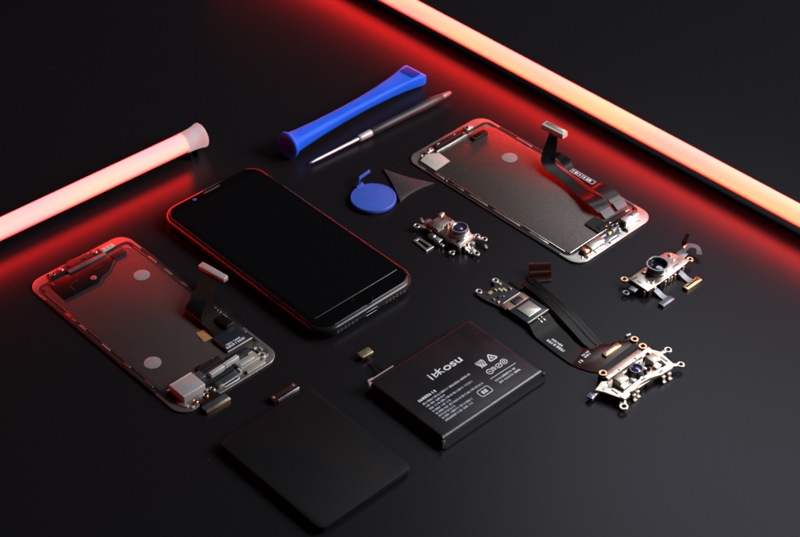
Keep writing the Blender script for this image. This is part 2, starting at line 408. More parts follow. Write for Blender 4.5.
# -- left one
Lt = thing('screen_assembly', 'phone screen lying face down at left with a silver block and flex cable', 'screen part', (-128.4, -41.95), 43.11, 'phone screens lying face down')
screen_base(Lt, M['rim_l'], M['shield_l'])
for x, y in ((17.2, 30.9), (-19.2, -27.5)):
    mb = MB(); mb.cyl(x, y, 4.4, 1.74, 1.86, .04, 36); mb.build('adhesive_dot', M['dot'], Lt)
mb = MB(); mb.prism([(-23.6, 58.9), (-24.4, 42.1), (-3.0, 41.3), (1.5, 44.4), (6.3, 45.7), (13.6, 51.2), (12.6, 57.1), (-9.5, 57.7)], 1.76, 2.15, .15, 0, 2); mb.build('black_tape', M['flex_plain'], Lt)
mb = MB(); mb.prism([(-24.4, 40.6), (-2.6, 39.8), (2.4, 43.1), (7.2, 44.5), (13.9, 49.8), (13.5, 50.8), (6.5, 45.1), (1.7, 43.8), (-2.8, 40.8), (-24.3, 41.7)], 1.76, 2.0, .08, 0, 2); mb.build('tape_edge', M['chip'], Lt)
mb = MB(); mb.cyl(-3.0, 46.1, 1.7, 2.14, 2.3, .05, 20); mb.build('red_pad', M['rose'], Lt)
mb = MB(); mb.box(1.6, 58.7, 23.6, 2.0, 1.7, 2.7, .3, .2, -1); mb.build('grey_bar', M['slate'], Lt)
mb = MB(); mb.prism([(-20.5, 60.2), (13, 59.9), (13, 64.2), (9, 65.4), (-2.0, 65.4), (-2.4, 66.6), (-6.0, 66.6), (-6.4, 65.6), (-10.5, 65.2), (-13.5, 64.7), (-20.5, 62.0)], 1.1, 2.6, .25, 0, 2); mb.build('camera_bracket', M['rubber'], Lt)
for x, y in ((-12.2, 62.7), (9.6, 62.6)):
    mb = MB(); mb.lathe(x, y, [(1.3, 2.5), (1.3, 2.9), (1.0, 3.15), (.5, 3.2), (.05, 3.05)], 20); mb.build('screw', M['steel'], Lt)
mb = MB(); mb.ring(-17.2, 63.0, 1.6, .9, 2.5, 2.9, .1, 18); mb.build('screw_hole', M['rim_l'], Lt)
mb = MB(); mb.box(16.9, 61.9, 8.2, 3.0, 1.1, 2.3, .4, .2, 3); cp = mb.build('connector_pad', M['ceramic'], Lt)
for k in range(3):
    mb = MB(); mb.box(14.5 + k * 2.5, 61.8 + k * .12, 1.7, 1.9, 2.28, 2.55, .3, .1); mb.build('contact', M['pale_pad'], cp)
mb = MB(); mb.box(18.4, 53.5, 8.2, 3.9, 1.7, 2.4, .3, .15, 4); mb.build('black_pad', M['rubber'], Lt)
for s, y, l, m in ((-1, 29.5, 9, 'copper'), (-1, 18.5, 5, 'rim'), (-1, -2, 7, 'rim'), (-1, -20, 5, 'nickel_dark'), (-1, -38, 7, 'nickel_dark'), (1, 38, 7, 'rim'), (1, 24, 6, 'rim'), (1, 10, 5, 'rim'), (1, -14.5, 4, 'nickel_dark'), (1, -24, 3, 'rim'), (1, -39, 5, 'nickel_dark')):
    mb = MB(); mb.box(s * 29.4, y, 1.1, l, 1.3, 1.62, .3, .1); mb.build('clip', M[m], Lt)
mb = MB(); mb.ring(29.3, -19.5, 1.3, .7, 1.3, 1.7, .1, 18); mb.build('clip_ring', M['slate'], Lt)
for sx, yc, ll in ((-1, 2, 96), (1, 6, 88)):
    mb = MB(); mb.box(sx * 30.85, yc, 1.4, ll, .35, 1.3, .3, .25); mb.build('side_strip', M['side_l'], Lt)
    mb = MB(); mb.box(sx * 28.25, yc, .35, ll + 8, 1.3, 1.72, .05, .05); mb.build('inner_edge', M['rim_l'], Lt)
# flex cable, bunched at the right edge with its plug held up in the air
mb = MB(); mb.ribbon([(14.5, -42, 2.6, 27.3, -42, 2.6), (15, -31, 3.0, 27, -31, 3.0), (16, -21, 4.5, 26.5, -23, 4.5), (17.5, -11, 6.0, 27.5, -17, 6.5), (22.5, -6, 8.2, 31, -13, 8.0), (29, -3.5, 9.3, 35, -10, 9.0), (38.2, 0.5, 9.6, 40.2, -6.5, 9.4)], .3); fx = mb.build('flex_cable', M['flex_brown'], Lt)
mb = MB(); mb.ribbon([(17.3, -8.6, 2.2, 17.0, -25, 2.2), (15.6, -9.2, 4.0, 15.2, -25, 4.0), (16.5, -9, 6.2, 17, -21, 5.0), (20.5, -8, 7.3, 21.2, -18, 6.6), (25, -8, 6.8, 25.2, -15, 7.2)], .25); mb.build('flex_fold', M['flex_plain'], Lt)
mb = MB(); mb.box(40.6, -1.4, 3.9, 18.5, 9.2, 11.4, .9, .3, 8); fc = mb.build('flex_plug', M['satin_steel'], Lt)
mb = MB(); mb.box(40.6, -1.4, 4.3, 19.0, 8.4, 9.3, .9, .2, 8); mb.build('plug_base', M['rubber'], fc)
mb = MB(); mb.box(20.2, -41.4, 15.2, 13.2, 1.8, 3.3, .5, .25); fb = mb.build('flex_stiffener', M['chip'], Lt)
mb = MB(); mb.box(20.0, -48.4, 15.8, .55, 2.9, 3.5, .2, .1); mb.build('stiffener_edge', M['chrome_l'], fb)
mb = MB(); rnd = random.Random(4); print_line(mb, 13.5, 26, -46.6, 1.6, 3.31, rnd); print_line(mb, 14.5, 23.5, -44.5, 1.1, 3.31, rnd); mb.build('printed_code', M['white_ink'], fb)
mb = MB(); mb.box(12.2, -29.5, 5.6, 8.2, 1.8, 2.05, .4, .05, -8); mb.build('tan_film', M['tan'], Lt)
mb = MB(); mb.box(24.5, -30, 5.5, 9.5, 3.2, 5.2, .6, .4, 4); mb.build('black_component', M['flex_plain'], Lt)
# lower edge: silver motor block, bars, port bracket, gold plug below
mb = MB(); mb.box(-18.4, -55.2, 13.6, 11.8, 1.2, 5.8, .7, .35); mo = mb.build('motor_block', M['satin_steel'], Lt)
mb = MB(); mb.box(-18.6, -60.7, 13.4, .5, 5.75, 5.95, .2, .05); mb.build('bright_seam', M['chrome_l'], mo)
mb = MB(); mb.box(-18.4, -49.9, 13.2, .5, 5.75, 5.95, .2, .05); mb.build('bright_seam', M['chrome_l'], mo)
mb = MB(); mb.box(-8.6, -52.4, 3.6, 5.2, 1.6, 4.0, .4, .2); mb.build('grey_spacer', M['slate'], Lt)
mb = MB(); mb.box(0.2, -48.8, 13.5, 4.0, 1.5, 3.2, .4, .2, 2); mb.build('black_spacer', M['rubber'], Lt)
mb = MB(); mb.box(15.5, -51.8, 12.5, 3.4, 1.5, 2.6, .4, .2); mb.build('black_chip', M['pcb'], Lt)
for x, l in ((-.2, 9.0), (9.2, 9.2)):
    mb = MB(); mb.box(x, -55.2 + x * .06, l, 2.3, 1.3, 4.2, .3, .25, 3); mb.build('bright_bar', M['chrome_l'], Lt)
mb = MB(); mb.box(-3, -58.8, 20, 1.6, 1.3, 3.2, .3, .2, 1); mb.build('black_rail', M['rubber'], Lt)
mb = MB(); mb.box(1.5, -62.0, 16, 3.6, .9, 1.9, .4, .2); pb = mb.build('port_bracket', M['slate'], Lt)
mb = MB(); mb.band(rrect(1.2, -64.6, 10.2, 2.3, 1.1, 5), rrect(1.2, -64.6, 8.8, 1.2, .5, 5), .95, 1.5, .08); mb.build('port_rim', M['chrome_l'], pb)
mb = MB(); mb.prism(rrect(1.2, -64.6, 8.7, 1.1, .45, 5), .95, 1.22); mb.build('port_slot', M['hole'], pb)
mb = MB(); mb.box(16.0, -59.4, 12.6, 5.6, 1.0, 2.9, .5, .3); br = mb.build('speaker_bracket', M['nickel_l'], Lt)
mb = MB(); mb.box(15.2, -59.8, 9, 1.6, 2.85, 3.25, .4, .15); mb.build('rib', M['chrome_l'], br)
mb = MB(); mb.box(16.5, -64.6, 12.0, 2.6, 1.0, 1.9, .5, .25); mb.build('bracket_foot', M['nickel_l'], br)
mb = MB(); mb.ring(23.6, -61.0, 2.2, 1.1, 1.0, 2.9, .2, 24); mb.build('screw_eye', M['nickel_l'], br)
for x, y, r, m in ((-20.6, -64.2, 1.5, 'copper'), (-14.4, -64.2, 1.5, 'copper'), (-9.2, -63.0, 1.5, 'nickel_dark')):
    mb = MB(); mb.ring(x, y, r, r * .5, 1.1, 2.6, .2, 20); mb.build('screw_eye', M[m], Lt)
mb = MB(); mb.box(-17.5, -63.0, 4, 2.4, 1.1, 2.0, .4, .2); mb.build('blue_component', M['slate'], Lt)
mb = MB(); mb.box(-5.0, -63.3, 3, 2.2, 1.1, 2.6, .4, .2); mb.build('small_component', M['nickel_dark'], Lt)
mb = MB(); mb.box(-26.0, -61.0, 2.6, 6.5, 1.1, 1.6, 1, .15, 20); mb.build('corner_pad', M['rose'], Lt)
mb = MB(); mb.prism([(22.5, -52), (28.5, -51), (29.6, -57), (27.5, -61.5), (25.4, -62.2), (24.5, -57)], 1.1, 2.1, .25, 0, 2); mb.build('corner_plate', M['nickel_dark'], Lt)
mb = MB(); mb.ribbon([(-19, -64, 1.5, -9, -64, 1.5), (-19.5, -67, 1.6, -8.5, -67, 1.6), (-20, -70, 1.4, -7.5, -70, 1.4)], .3); mb.build('plug_tail', M['flex_brown'], Lt)
mb = MB(); mb.box(-13.9, -71.4, 14.6, 4.0, .3, 2.3, .5, .3); gp = mb.build('lower_plug', M['slate'], Lt)
mb = MB(); mb.box(-13.9, -73.5, 14.8, .9, .2, 1.9, .2, .15); mb.build('gold_contacts', M['gold'], gp)

for x, y, w, l, z0, z1, m in ((-23.4, -66.0, 1.6, 1.0, 1.1, 1.9, 'chrome_l'), (-11.6, -61.8, 1.4, .9, 1.1, 2.6, 'chrome_l'), (-6.6, -61.0, 1.6, 1.2, 1.1, 2.8, 'rubber'), (9.0, -61.6, 1.2, 2.4, 1.2, 2.6, 'chrome_l'), (10.6, -64.8, 1.0, 1.6, 1.1, 2.0, 'rubber'), (20.4, -56.0, 3.0, .8, 1.6, 3.0, 'chrome_l'), (24.6, -54.6, 1.8, .8, 2.0, 2.7, 'chrome_l'), (26.4, -57.0, 1.0, 2.2, 2.0, 2.6, 'nickel_l'), (25.6, -59.6, 1.6, .6, 2.0, 2.5, 'rubber'), (-4.6, -46.4, 2.4, 1.6, 1.7, 2.8, 'flex_red'), (4.2, -46.4, 1.2, 1.0, 1.7, 2.6, 'nickel_l'), (7.6, -51.8, 1.6, 1.0, 1.7, 2.9, 'rubber'), (-25.4, -49.0, 1.6, 1.4, 1.2, 2.2, 'chrome_l'), (-19.0, 65.2, 1.6, .8, 1.1, 1.9, 'rubber'), (-7.6, 63.0, 2.2, .8, 2.55, 2.9, 'chip'), (2.4, 62.8, 3.0, .7, 2.55, 2.85, 'chip'), (6.0, 64.2, 1.6, .6, 2.55, 2.85, 'rose'), (-21.6, 56.4, .5, 2.6, 2.1, 2.4, 'rim_l'), (-12.0, 50.2, 4.2, .4, 2.12, 2.25, 'chip'), (-16.0, 46.6, .4, 5.0, 2.12, 2.25, 'chip'), (3.2, 51.4, 5.0, .4, 2.12, 2.25, 'chip')):
    mb = MB(); mb.box(x, y, w, l, z0, z1, .12, .06); mb.build('small_component', M[m], Lt)

# -- right one
Rt = thing('screen_assembly', 'phone screen lying face down near long tube with raised black flex cable', 'screen part', (72.06, 70.52), 43.6, 'phone screens lying face down')
screen_base(Rt, M['rim'], M['shield'])
mb = MB(); mb.cyl(12.1, 25.2, 4.6, 1.74, 1.86, .04, 36); mb.build('adhesive_dot', M['dot'], Rt)
mb = MB(); mb.prism([(-27.9, 45.6), (-15.4, 46.6), (-14.4, 56.8), (-21, 60.6), (-27.5, 58.6)], 1.76, 2.05, .08, 0, 2); mb.build('pale_film', M['pale_pad'], Rt)
mb = MB(); mb.box(-2.5, 58.2, 25, 1.3, 1.3, 2.5, .3, .2); mb.build('bright_ledge', M['steel'], Rt)
mb = MB(); mb.prism([(-20.5, 60.2), (14, 60.2), (14, 64.6), (-14, 64.4), (-20.5, 62.4)], 1.1, 2.2, .25, 0, 2); mb.build('camera_bracket', M['flex_red'], Rt)
mb = MB(); mb.box(-2.0, 61.2, 22, 1.6, 2.1, 2.9, .3, .2); mb.build('sensor_strip', M['rubber'], Rt)
for x, y in ((-17.5, 61.8), (15.4, 62.2)):
    mb = MB(); mb.box(x, y, 6.0, 3.6, 1.1, 2.8, 1.2, .25); ear = mb.build('mounting_ear', M['nickel'], Rt)
    mb = MB(); mb.lathe(x, y, [(1.2, 2.78), (1.2, 3.05), (.8, 3.25), (.05, 3.2)], 18); mb.build('screw', M['chrome'], ear)
mb = MB(); mb.ring(-23.3, 60.3, 1.7, .9, 1.1, 2.0, .2, 20); mb.build('screw_hole', M['nickel'], Rt)
mb = MB(); mb.box(14.8, 52.2, 10.4, 4.2, 1.7, 3.3, .5, .3); bp_ = mb.build('black_pad', M['flex_plain'], Rt)
mb = MB(); mb.box(9.3, 52.4, 1.2, 4.2, 1.7, 3.5, .3, .15); mb.build('red_tab', M['flex_red'], bp_)
for s, y, l, m in ((-1, 41, 7, 'nickel'), (-1, 36, 2.5, 'chrome'), (-1, 26, 8, 'nickel_dark'), (-1, 10, 14, 'rim'), (-1, -12, 20, 'rim'), (-1, -36, 14, 'nickel'), (1, 30, 12, 'rim'), (1, -14, 5, 'nickel_dark')):
    mb = MB(); mb.box(s * 29.4, y, 1.0, l, 1.3, 1.66, .3, .1); mb.build('clip', M[m], Rt)
mb = MB(); mb.box(-28.2, -5, .45, 98, 1.3, 1.95, .1, .08); mb.build('bright_edge', M['chrome'], Rt)
mb = MB(); mb.box(-9.7, -56.9, 35.5, .7, 1.3, 2.2, .1, .12); mb.build('bright_edge', M['chrome'], Rt)
for sx in (-1, 1):
    mb = MB(); mb.box(sx * 30.45, -1, 1.2, 104, .9, 1.34, .3, .15); mb.build('side_strip', M['side_l'], Rt)
# flex cable: two bands along the edge, folding over and up to a raised plug
mb = MB(); mb.ribbon([(9.0, -50, 2.2, 15.4, -50.5, 2.2), (8.8, -47, 2.6, 16, -48.5, 2.8), (7.8, -41, 5.8, 18.2, -44, 5.8), (8.0, -35.5, 6.0, 18.2, -38.0, 6.0), (10, -30, 4.6, 18.4, -30, 4.6), (13.4, -18, 4.2, 20.4, -20, 4.2), (14.8, -8, 4.6, 22, -10, 4.6), (15.3, 0, 5.2, 22.2, -4, 5.2), (17.2, 5.6, 6.4, 23, 0, 6.4), (21.5, 9.0, 9.2, 26, 2.6, 9.2), (26.5, 11, 13, 29.5, 5, 13), (31, 12.5, 17.0, 33, 8.0, 17.2)], .3); mb.build('flex_cable', M['flex_plain'], Rt)
mb = MB(); mb.ribbon([(19.6, -49.5, 2.0, 26.0, -49.5, 2.0), (19.4, -47, 2.6, 27, -47.5, 2.6), (19.4, -42, 6.0, 27.6, -43, 6.0), (19.8, -33, 6.2, 27.6, -33, 6.2), (21.2, -28, 5.0, 27.3, -28, 5.0), (23.2, -18, 4.6, 27.8, -18, 4.6), (23.6, -9.5, 5.0, 28.2, -10, 5.0), (24, -4, 7.6, 29, -5.5, 8.6), (23.8, 0.5, 8.6, 28.2, 1.6, 9.6), (22, 3.2, 7.4, 25, 6.2, 8.6)], .3); fl = mb.build('flex_cable', M['flex_plain'], Rt)
for x, y in ((12.2, -48.6), (23.0, -48.3)):
    mb = MB(); mb.ribbon([(x - 3.9, y + 2.0, 5.0, x + 3.9, y + 1.2, 5.0), (x - 3.9, y - .4, 3.6, x + 3.9, y - 1.2, 3.6), (x - 3.7, y - 2.3, 2.1, x + 3.7, y - 2.9, 2.1)], .3); mb.build('flex_end', M['grey_flex'], Rt)
mb = MB(); mb.box(25.6, -18.8, 3.8, 17.5, 4.95, 5.15, .3, .03); lb = mb.build('flex_label', M['flex_plain'], Rt)
mb = MB(); rnd = random.Random(9); mb.band(rrect(25.6, -18.8, 3.6, 17.2, .3, 3), rrect(25.6, -18.8, 3.1, 16.7, .2, 3), 5.15, 5.19, .01)
mb.build('label_outline', M['white_ink'], lb)
mb = MB(); print_line(mb, 11.4, 26.0, 24.6, 2.0, 5.16, rnd, 'y'); mb.build('printed_code', M['white_ink'], lb)
mb = MB(); mb.box(33.6, 11.2, 4.8, 15.6, 17.2, 19.6, .6, .35, 4); fp = mb.build('flex_plug', M['pale_pad'], Rt)
mb = MB(); mb.box(34.4, 11.2, 2.8, 13.2, 19.55, 19.9, .4, .1, 4); mb.build('plug_contacts', M['silver_can'], fp)
mb = MB(); mb.box(33.6, 11.2, 5.4, 16.2, 16.4, 17.3, .6, .2, 4); mb.build('plug_base', M['nickel_dark'], fp)
mb = MB(); mb.prism([(-3.4, -56.6), (-3.0, -46.0), (5.6, -45.6), (6.2, -57.6)], 1.75, 2.6, .2, 0, 2); mb.build('black_tab', M['rubber'], Rt)
mb = MB(); mb.box(10.0, -54.4, 22, 3.4, 1.5, 3.0, .4, .2, -2); mb.build('black_rail', M['rubber'], Rt)
for x in (1.5, 5.0, 12.5):
    mb = MB(); mb.box(x, -59.8, 2.6, 2.0, 1.1, 2.3, .3, .15); mb.build('small_component', M['nickel_dark' if x > 2 else 'gold'], Rt)
mb = MB(); mb.box(-1.0, -62.6, 14.5, 4.6, .9, 1.7, .4, .2); pb = mb.build('port_bracket', M['slate'], Rt)
mb = MB(); mb.band(rrect(-.4, -64.9, 8.4, 2.4, 1.1, 5), rrect(-.4, -64.9, 7.0, 1.3, .6, 5), .95, 1.8, .08); mb.build('port_rim', M['chrome'], pb)
mb = MB(); mb.prism(rrect(-.4, -64.9, 6.9, 1.2, .5, 5), .95, 1.3); mb.build('port_slot', M['hole'], pb)
mb = MB(); mb.box(17.8, -60.4, 12.0, 4.6, 1.0, 4.8, .6, .4); sb = mb.build('silver_block', M['steel'], Rt)
mb = MB(); mb.box(21.0, -60.2, 4.6, 3.0, 4.75, 5.0, .5, .1); mb.build('pale_pad', M['slate'], sb)
mb = MB(); mb.box(15.5, -64.4, 11.5, 3.6, .9, 2.6, .5, .3); mb.build('block_foot', M['nickel'], sb)
mb = MB(); mb.box(-12.6, -61.8, 11.4, 4.6, 1.0, 4.2, .6, .4); sb = mb.build('silver_block', M['steel'], Rt)
mb = MB(); mb.box(-12.4, -65.0, 8, 2.0, .9, 2.0, .4, .2); mb.build('block_foot', M['steel'], sb)
mb = MB(); mb.box(-20.6, -61.6, 3.6, 4.6, 1.0, 3.8, .5, .3); mb.build('copper_block', M['copper'], Rt)
mb = MB(); mb.box(-20.2, -65.2, 5.5, 1.4, 1.0, 2.4, .3, .2); mb.build('small_component', M['nickel'], Rt)
mb = MB(); mb.box(-16.4, -58.8, 7.0, 1.6, 1.3, 3.0, .3, .2); mb.build('black_component', M['rubber'], Rt)

for x, y, w, l, z0, z1, m in ((22.2, -54.6, 4.0, .8, 1.6, 3.0, 'chrome'), (9.6, -58.2, 1.4, .8, 1.3, 2.8, 'chrome'), (7.6, -61.2, 1.0, 2.2, 1.5, 2.4, 'chrome'), (9.4, -63.6, .8, 1.8, 1.1, 2.0, 'rubber'), (-6.8, -60.0, 1.2, 1.2, 1.2, 2.8, 'nickel'), (-18.2, -65.6, 1.6, .8, 1.1, 1.9, 'chrome'), (-23.0, -60.6, 1.0, 2.0, 1.1, 2.2, 'rubber'), (-24.6, -63.4, 1.0, 1.0, 1.1, 1.8, 'chrome'), (24.8, -57.2, .8, 1.6, 2.0, 5.0, 'rubber'), (11.4, -60.6, .7, 3.4, 1.0, 4.4, 'rubber'), (17.6, -62.4, 11.0, .5, 2.4, 3.0, 'rubber'), (-12.6, -63.9, 9.0, .4, 1.9, 2.6, 'rubber'), (3.2, -56.0, 1.4, .8, 2.9, 3.3, 'gold'), (7.0, -55.4, 1.4, .8, 2.9, 3.3, 'chrome'), (-9.0, 62.9, 2.4, .7, 2.1, 2.6, 'chrome'), (4.4, 62.9, 2.0, .7, 2.1, 2.6, 'rose'), (-12.4, 60.0, 1.0, 1.4, 2.1, 2.8, 'rubber'), (9.6, 60.4, 1.6, .9, 2.1, 2.6, 'nickel_dark')):
    mb = MB(); mb.box(x, y, w, l, z0, z1, .12, .06); mb.build('small_component', M[m], Rt)

# ------------------------------------------------------------------ battery
bt = thing('battery', 'flat black phone battery with white printed writing', 'battery', (27.83, -90.03), 42.6)
mb = MB(); mb.prism(rrect(0, .4, 67.2, 50.6, 1.6, 5), 0.3, 6.4, .7, .8, 4); cell = mb.build('cell', M['wrap'], bt, 55)
mb = MB(); mb.ribbon([(-33.4, -23.8, 6.42, 33.2, -23.8, 6.42), (-33.5, -24.9, 6.3, 33.4, -24.9, 6.3), (-33.8, -26.0, 4.9, 34.1, -26.0, 5.1), (-34.0, -26.9, 2.6, 34.4, -26.8, 2.9), (-33.9, -27.5, .5, 34.3, -27.4, .6)], .35, 5); mb.build('folded_edge', M['wrap_edge'], bt, 70)
for sgn in (-1, 1):
    mb = MB(); mb.prism([(sgn * 33.0, -24.6), (sgn * 34.9, -25.2), (sgn * 35.2, -27.2), (sgn * 33.4, -27.0)][::(1 if sgn < 0 else -1)] if sgn < 0 else [(33.0, -24.6), (33.4, -27.0), (35.2, -27.2), (34.9, -25.2)], 1.0, 5.2, .3, 0, 2); mb.build('corner_fold', M['wrap_edge'], bt)
mb = MB(); mb.ribbon([(-33.4, 25.2, 6.5, -33.4, 26.4, 6.3), (0, 25.2, 6.5, 0, 26.4, 6.3), (33.4, 25.2, 6.5, 33.4, 26.4, 6.3)], .2, 3); mb.build('rear_seam', M['flex_red'], bt)
mb = MB(); mb.box(-25.4, 27.2, 17, 1.7, 3.0, 5.6, .3, .3); ft = mb.build('terminal_strip', M['satin_steel'], bt)
mb = MB(); mb.prism([(-35.2, 24.8), (-32.0, 25.4), (-30.4, 27.6), (-33.6, 28.2)], 4.4, 6.3, .2, 0, 2); mb.build('foil_corner', M['satin_steel'], bt)
mb = MB(); mb.ribbon([(-22.2, 27.6, 4.2, -20.4, 27.6, 4.2), (-22.4, 33, 3.0, -20.8, 33, 3.0), (-21.2, 38, 1.8, -19.6, 38, 1.8), (-20.2, 43.4, 2.0, -18.6, 43.4, 2.0)], .3); bc = mb.build('battery_lead', M['flex_brown'], bt)
mb = MB(); mb.box(-19.0, 46.2, 7.4, 4.6, 1.8, 3.2, .6, .3, -3); mb.build('lead_plug', M['gold_dull'], bt)
# printing
ZT = 6.42
text_part('printed_name', 'i', 6.6, -10.6, 6.3, ZT, M['white_ink'], cell, 0, 1, .10)
mb = MB()
def bar(a, b, w, m=mb, z=ZT):
    dx, dy = b[0] - a[0], b[1] - a[1]; l = math.hypot(dx, dy); nx, ny = -dy / l * w / 2, dx / l * w / 2
    m.prism([(a[0] + nx, a[1] + ny), (a[0] - nx, a[1] - ny), (b[0] - nx, b[1] - ny), (b[0] + nx, b[1] + ny)], z, z + .03)
bar((-7.6, 6.3), (-7.6, 9.9), .72)                       # joined mark
bar((-7.2, 8.4), (-4.7, 9.3), .62); bar((-4.4, 6.3), (-4.4, 11.2), .72); bar((-4.0, 9.0), (-1.9, 9.8), .6); bar((-6.8, 6.5), (-4.9, 8.1), .6); bar((-3.9, 8.2), (-2.0, 6.4), .6)
mb.build('printed_mark', M['white_ink'], cell)
text_part('printed_name', 'osu', 6.6, -1.3, 6.3, ZT, M['white_ink'], cell, 0, 1.3, .09)
rnd = random.Random(3)
rows = [(-25.6, -13.6, -.8, 1.7), (-25.4, 6.6, -3.5, 1.25), (-25.3, -12.4, -5.7, 1.2), (-25.2, 4.0, -7.9, 1.25), (-25.2, -13.0, -10.1, 1.2), (-25.1, 6.8, -12.3, 1.25), (-25.1, -14.6, -14.4, 1.2), (-25.0, -4.2, -16.5, 1.25), (-24.9, -5.8, -18.7, 1.25)]
for i, (x0, x1, y, h) in enumerate(rows):
    mb = MB(); print_line(mb, x0, x1, y, h, ZT, random.Random(40 + i)); mb.build('printed_line', M['white_ink' if i == 0 else 'grey_ink'], cell)
mb = MB()
for k in range(5):
    xs = [13.4 + k * .95 + .0, 13.4 + k * .95]
    pts = smooth_line([(13.6 + k * .92 + .35 * math.sin(j * 1.5 + k), -4.2 + j * 1.25 - abs(k - 2) * .0) for j in range(5)], 3)
    for a, b in zip(pts, pts[1:]): bar(a, b, .5, mb)
mb.build('printed_badge', M['white_ink'], cell)
mb = MB(); tri = rrect(0, 0, 1, 1)
def rtri(cx, cy, r, rr):
    pts = []
    for q in range(3):
        a0 = 90 + 120 * q; vx, vy = cx + r * math.cos(R(a0)), cy + r * math.sin(R(a0))
        for i in range(5):
            a = R(a0 - 60 + 120 * i / 4); pts.append((vx + rr * math.cos(a), vy + rr * math.sin(a)))
    return pts
mb.band(rtri(22.3, -2.0, 1.9, 1.0), rtri(22.3, -2.0, 1.5, .45), ZT, ZT + .03, .003)
mb.build('printed_triangle', M['white_ink'], cell)
mb = MB(); mb.prism(rtri(22.3, -1.9, .8, .3), ZT, ZT + .03); mb.build('printed_triangle_core', M['grey_ink'], cell)
for x, y, r in ((14.6, -8.4, 1.85), (24.7, -8.0, 1.95)):
    mb = MB(); mb.ring(x, y, r, r - .42, ZT, ZT + .03, .003, 28); mb.build('printed_circle', M['white_ink'], cell)
mb = MB(); mb.ring(24.7, -8.0, .95, .5, ZT, ZT + .03, .003, 20); mb.build('printed_circle_core', M['white_ink'], cell)
mb = MB(); mb.ring(17.4, -8.2, 1.3, .85, ZT, ZT + .03, .003, 20); bar((16.5, -7.0), (18.6, -9.4), .4, mb); bar((13.8, -8.0), (15.4, -8.8), .45, mb); mb.build('printed_symbol', M['white_ink'], cell)
mb = MB(); mb.band(rrect(20.9, -8.4, 3.0, 3.0, .6, 3), rrect(20.9, -8.4, 2.2, 2.2, .4, 3), ZT, ZT + .03, .003); bar((20.2, -8.9), (21.6, -7.9), .5, mb); mb.build('printed_square', M['white_ink'], cell)
mb = MB(); bar((11.0, -12.4), (28.4, -12.7), .32, mb); mb.build('printed_rule', M['white_ink'], cell)
for y, x0, x1 in ((-15.6, 12.0, 26.6), (-17.9, 12.6, 27.4)):
    mb = MB(); print_line(mb, x0, x1, y, 1.25, ZT, rnd); mb.build('printed_line', M['white_ink'], cell)
mb = MB(); mb.band(rrect(3.0, -16.6, 7.6, 5.0, 1.3, 5), rrect(3.0, -16.6, 6.9, 4.3, 1.0, 5), ZT, ZT + .03, .003); mb.build('printed_frame', M['white_ink'], cell)
mb = MB(); print_line(mb, 1.2, 5.3, -17.7, 2.2, ZT, random.Random(8)); mb.build('printed_code', M['white_ink'], cell)

# ------------------------------------------------------------------ black plate and the little connector against it
pl = thing('cover_plate', 'blank satin black rectangular plate with rounded corners in the foreground', 'plate', (-38.56 - 1.4, -138.88 - 1.6), 43.05)
mb = MB(); mb.prism(rrect(0, 0, 56.4, 73.8, 3.4, 7), 0.2, 4.4, .35, 1.5, 4); mb.build('panel', M['plate_black'], pl, 50)
mb = MB(); mb.prism(rrect(0, 0, 55.4, 72.8, 3.0, 7), 4.4 - .02, 4.43, .02); mb.build('top_film', M['plate_black'], pl)
cn = thing('plug_connector', 'small dark oblong connector with bright edge beside blank black plate', 'connector', tw(*(0, 0)), 43.05)
_c = Matrix.Rotation(R(43.05), 4, 'Z') @ Vector((15.6, 43.6, 0)); cn.location = ((_c.x - 38.56) * S, (_c.y - 138.88) * S, 0)
mb = MB(); mb.box(0, 0, 16.0, 4.8, .1, 2.4, .4, .2); mb.build('body', M['flex_red'], cn)
mb = MB(); mb.box(.8, -2.55, 13.6, .7, .6, 2.5, .2, .15); mb.build('metal_edge', M['steel'], cn)
for x in (-6.4, 6.2):
    mb = MB(); mb.cyl(x, .3, .9, 2.35, 2.7, .15, 16); mb.build('pin', M['rose'], cn)
mb = MB(); mb.box(0, .3, 10.5, 1.8, 2.38, 2.6, .3, .08); mb.build('socket', M['rubber'], cn)

# ------------------------------------------------------------------ camera modules
def eyelet(mb_off, parent, x, y, z, ro=1.9, ri=1.0, h=.9, m='nickel', arm=None, name='eyelet'):
    mb = MB(mb_off); mb.ring(x, y, ro, ri, z, z + h, .18, 24); o = mb.build(name, M[m], parent)
    if arm:
        ax, ay, w = arm
        dx, dy = x - ax, y - ay; l = math.hypot(dx, dy); k = (l - ri - .25) / l
        bx, by = ax + dx * k, ay + dy * k; nx, ny = -dy / l * w / 2, dx / l * w / 2
        mb = MB(mb_off); mb.prism([(ax - nx, ay - ny), (bx - nx, by - ny), (bx + nx, by + ny), (ax + nx, ay + ny)], z + .06, z + h - .1, .1, 0, 2); mb.build('arm', M[m], o)
    return o

# -- A : between the phone and the right-hand screen
oA = (38.5, 0, 0)
cA = thing('camera_module', 'phone camera module with tall silver lens beside the whole phone', 'camera module', tw(38.5, 0), 43, 'loose phone camera modules')
mb = MB(oA); mb.prism([(31.4, -13.6), (44.4, -12.2), (45.6, 3.5), (45.4, 13.2), (31.9, 14.2)], .5, 4.9, .35, .2, 3); mb.build('housing', M['nickel_dark'], cA)
mb = MB(oA); mb.prism([(32.4, 4.4), (37.2, 4.6), (38.2, 3.0), (44.6, 3.4), (44.6, 12.4), (32.6, 13.4)], 4.85, 5.6, .2, 0, 2); tp = mb.build('top_plate', M['nickel_dark'], cA)
mb = MB(oA); mb.box(43.6, 13.2, 3.6, 2.2, 3.8, 6.2, .5, .25, 8); mb.build('top_tab', M['nickel'], tp)
mb = MB(oA); mb.box(36.8, 5.2, 3.0, .8, 5.55, 5.9, .2, .1, 30); mb.build('bright_lip', M['nickel'], tp)
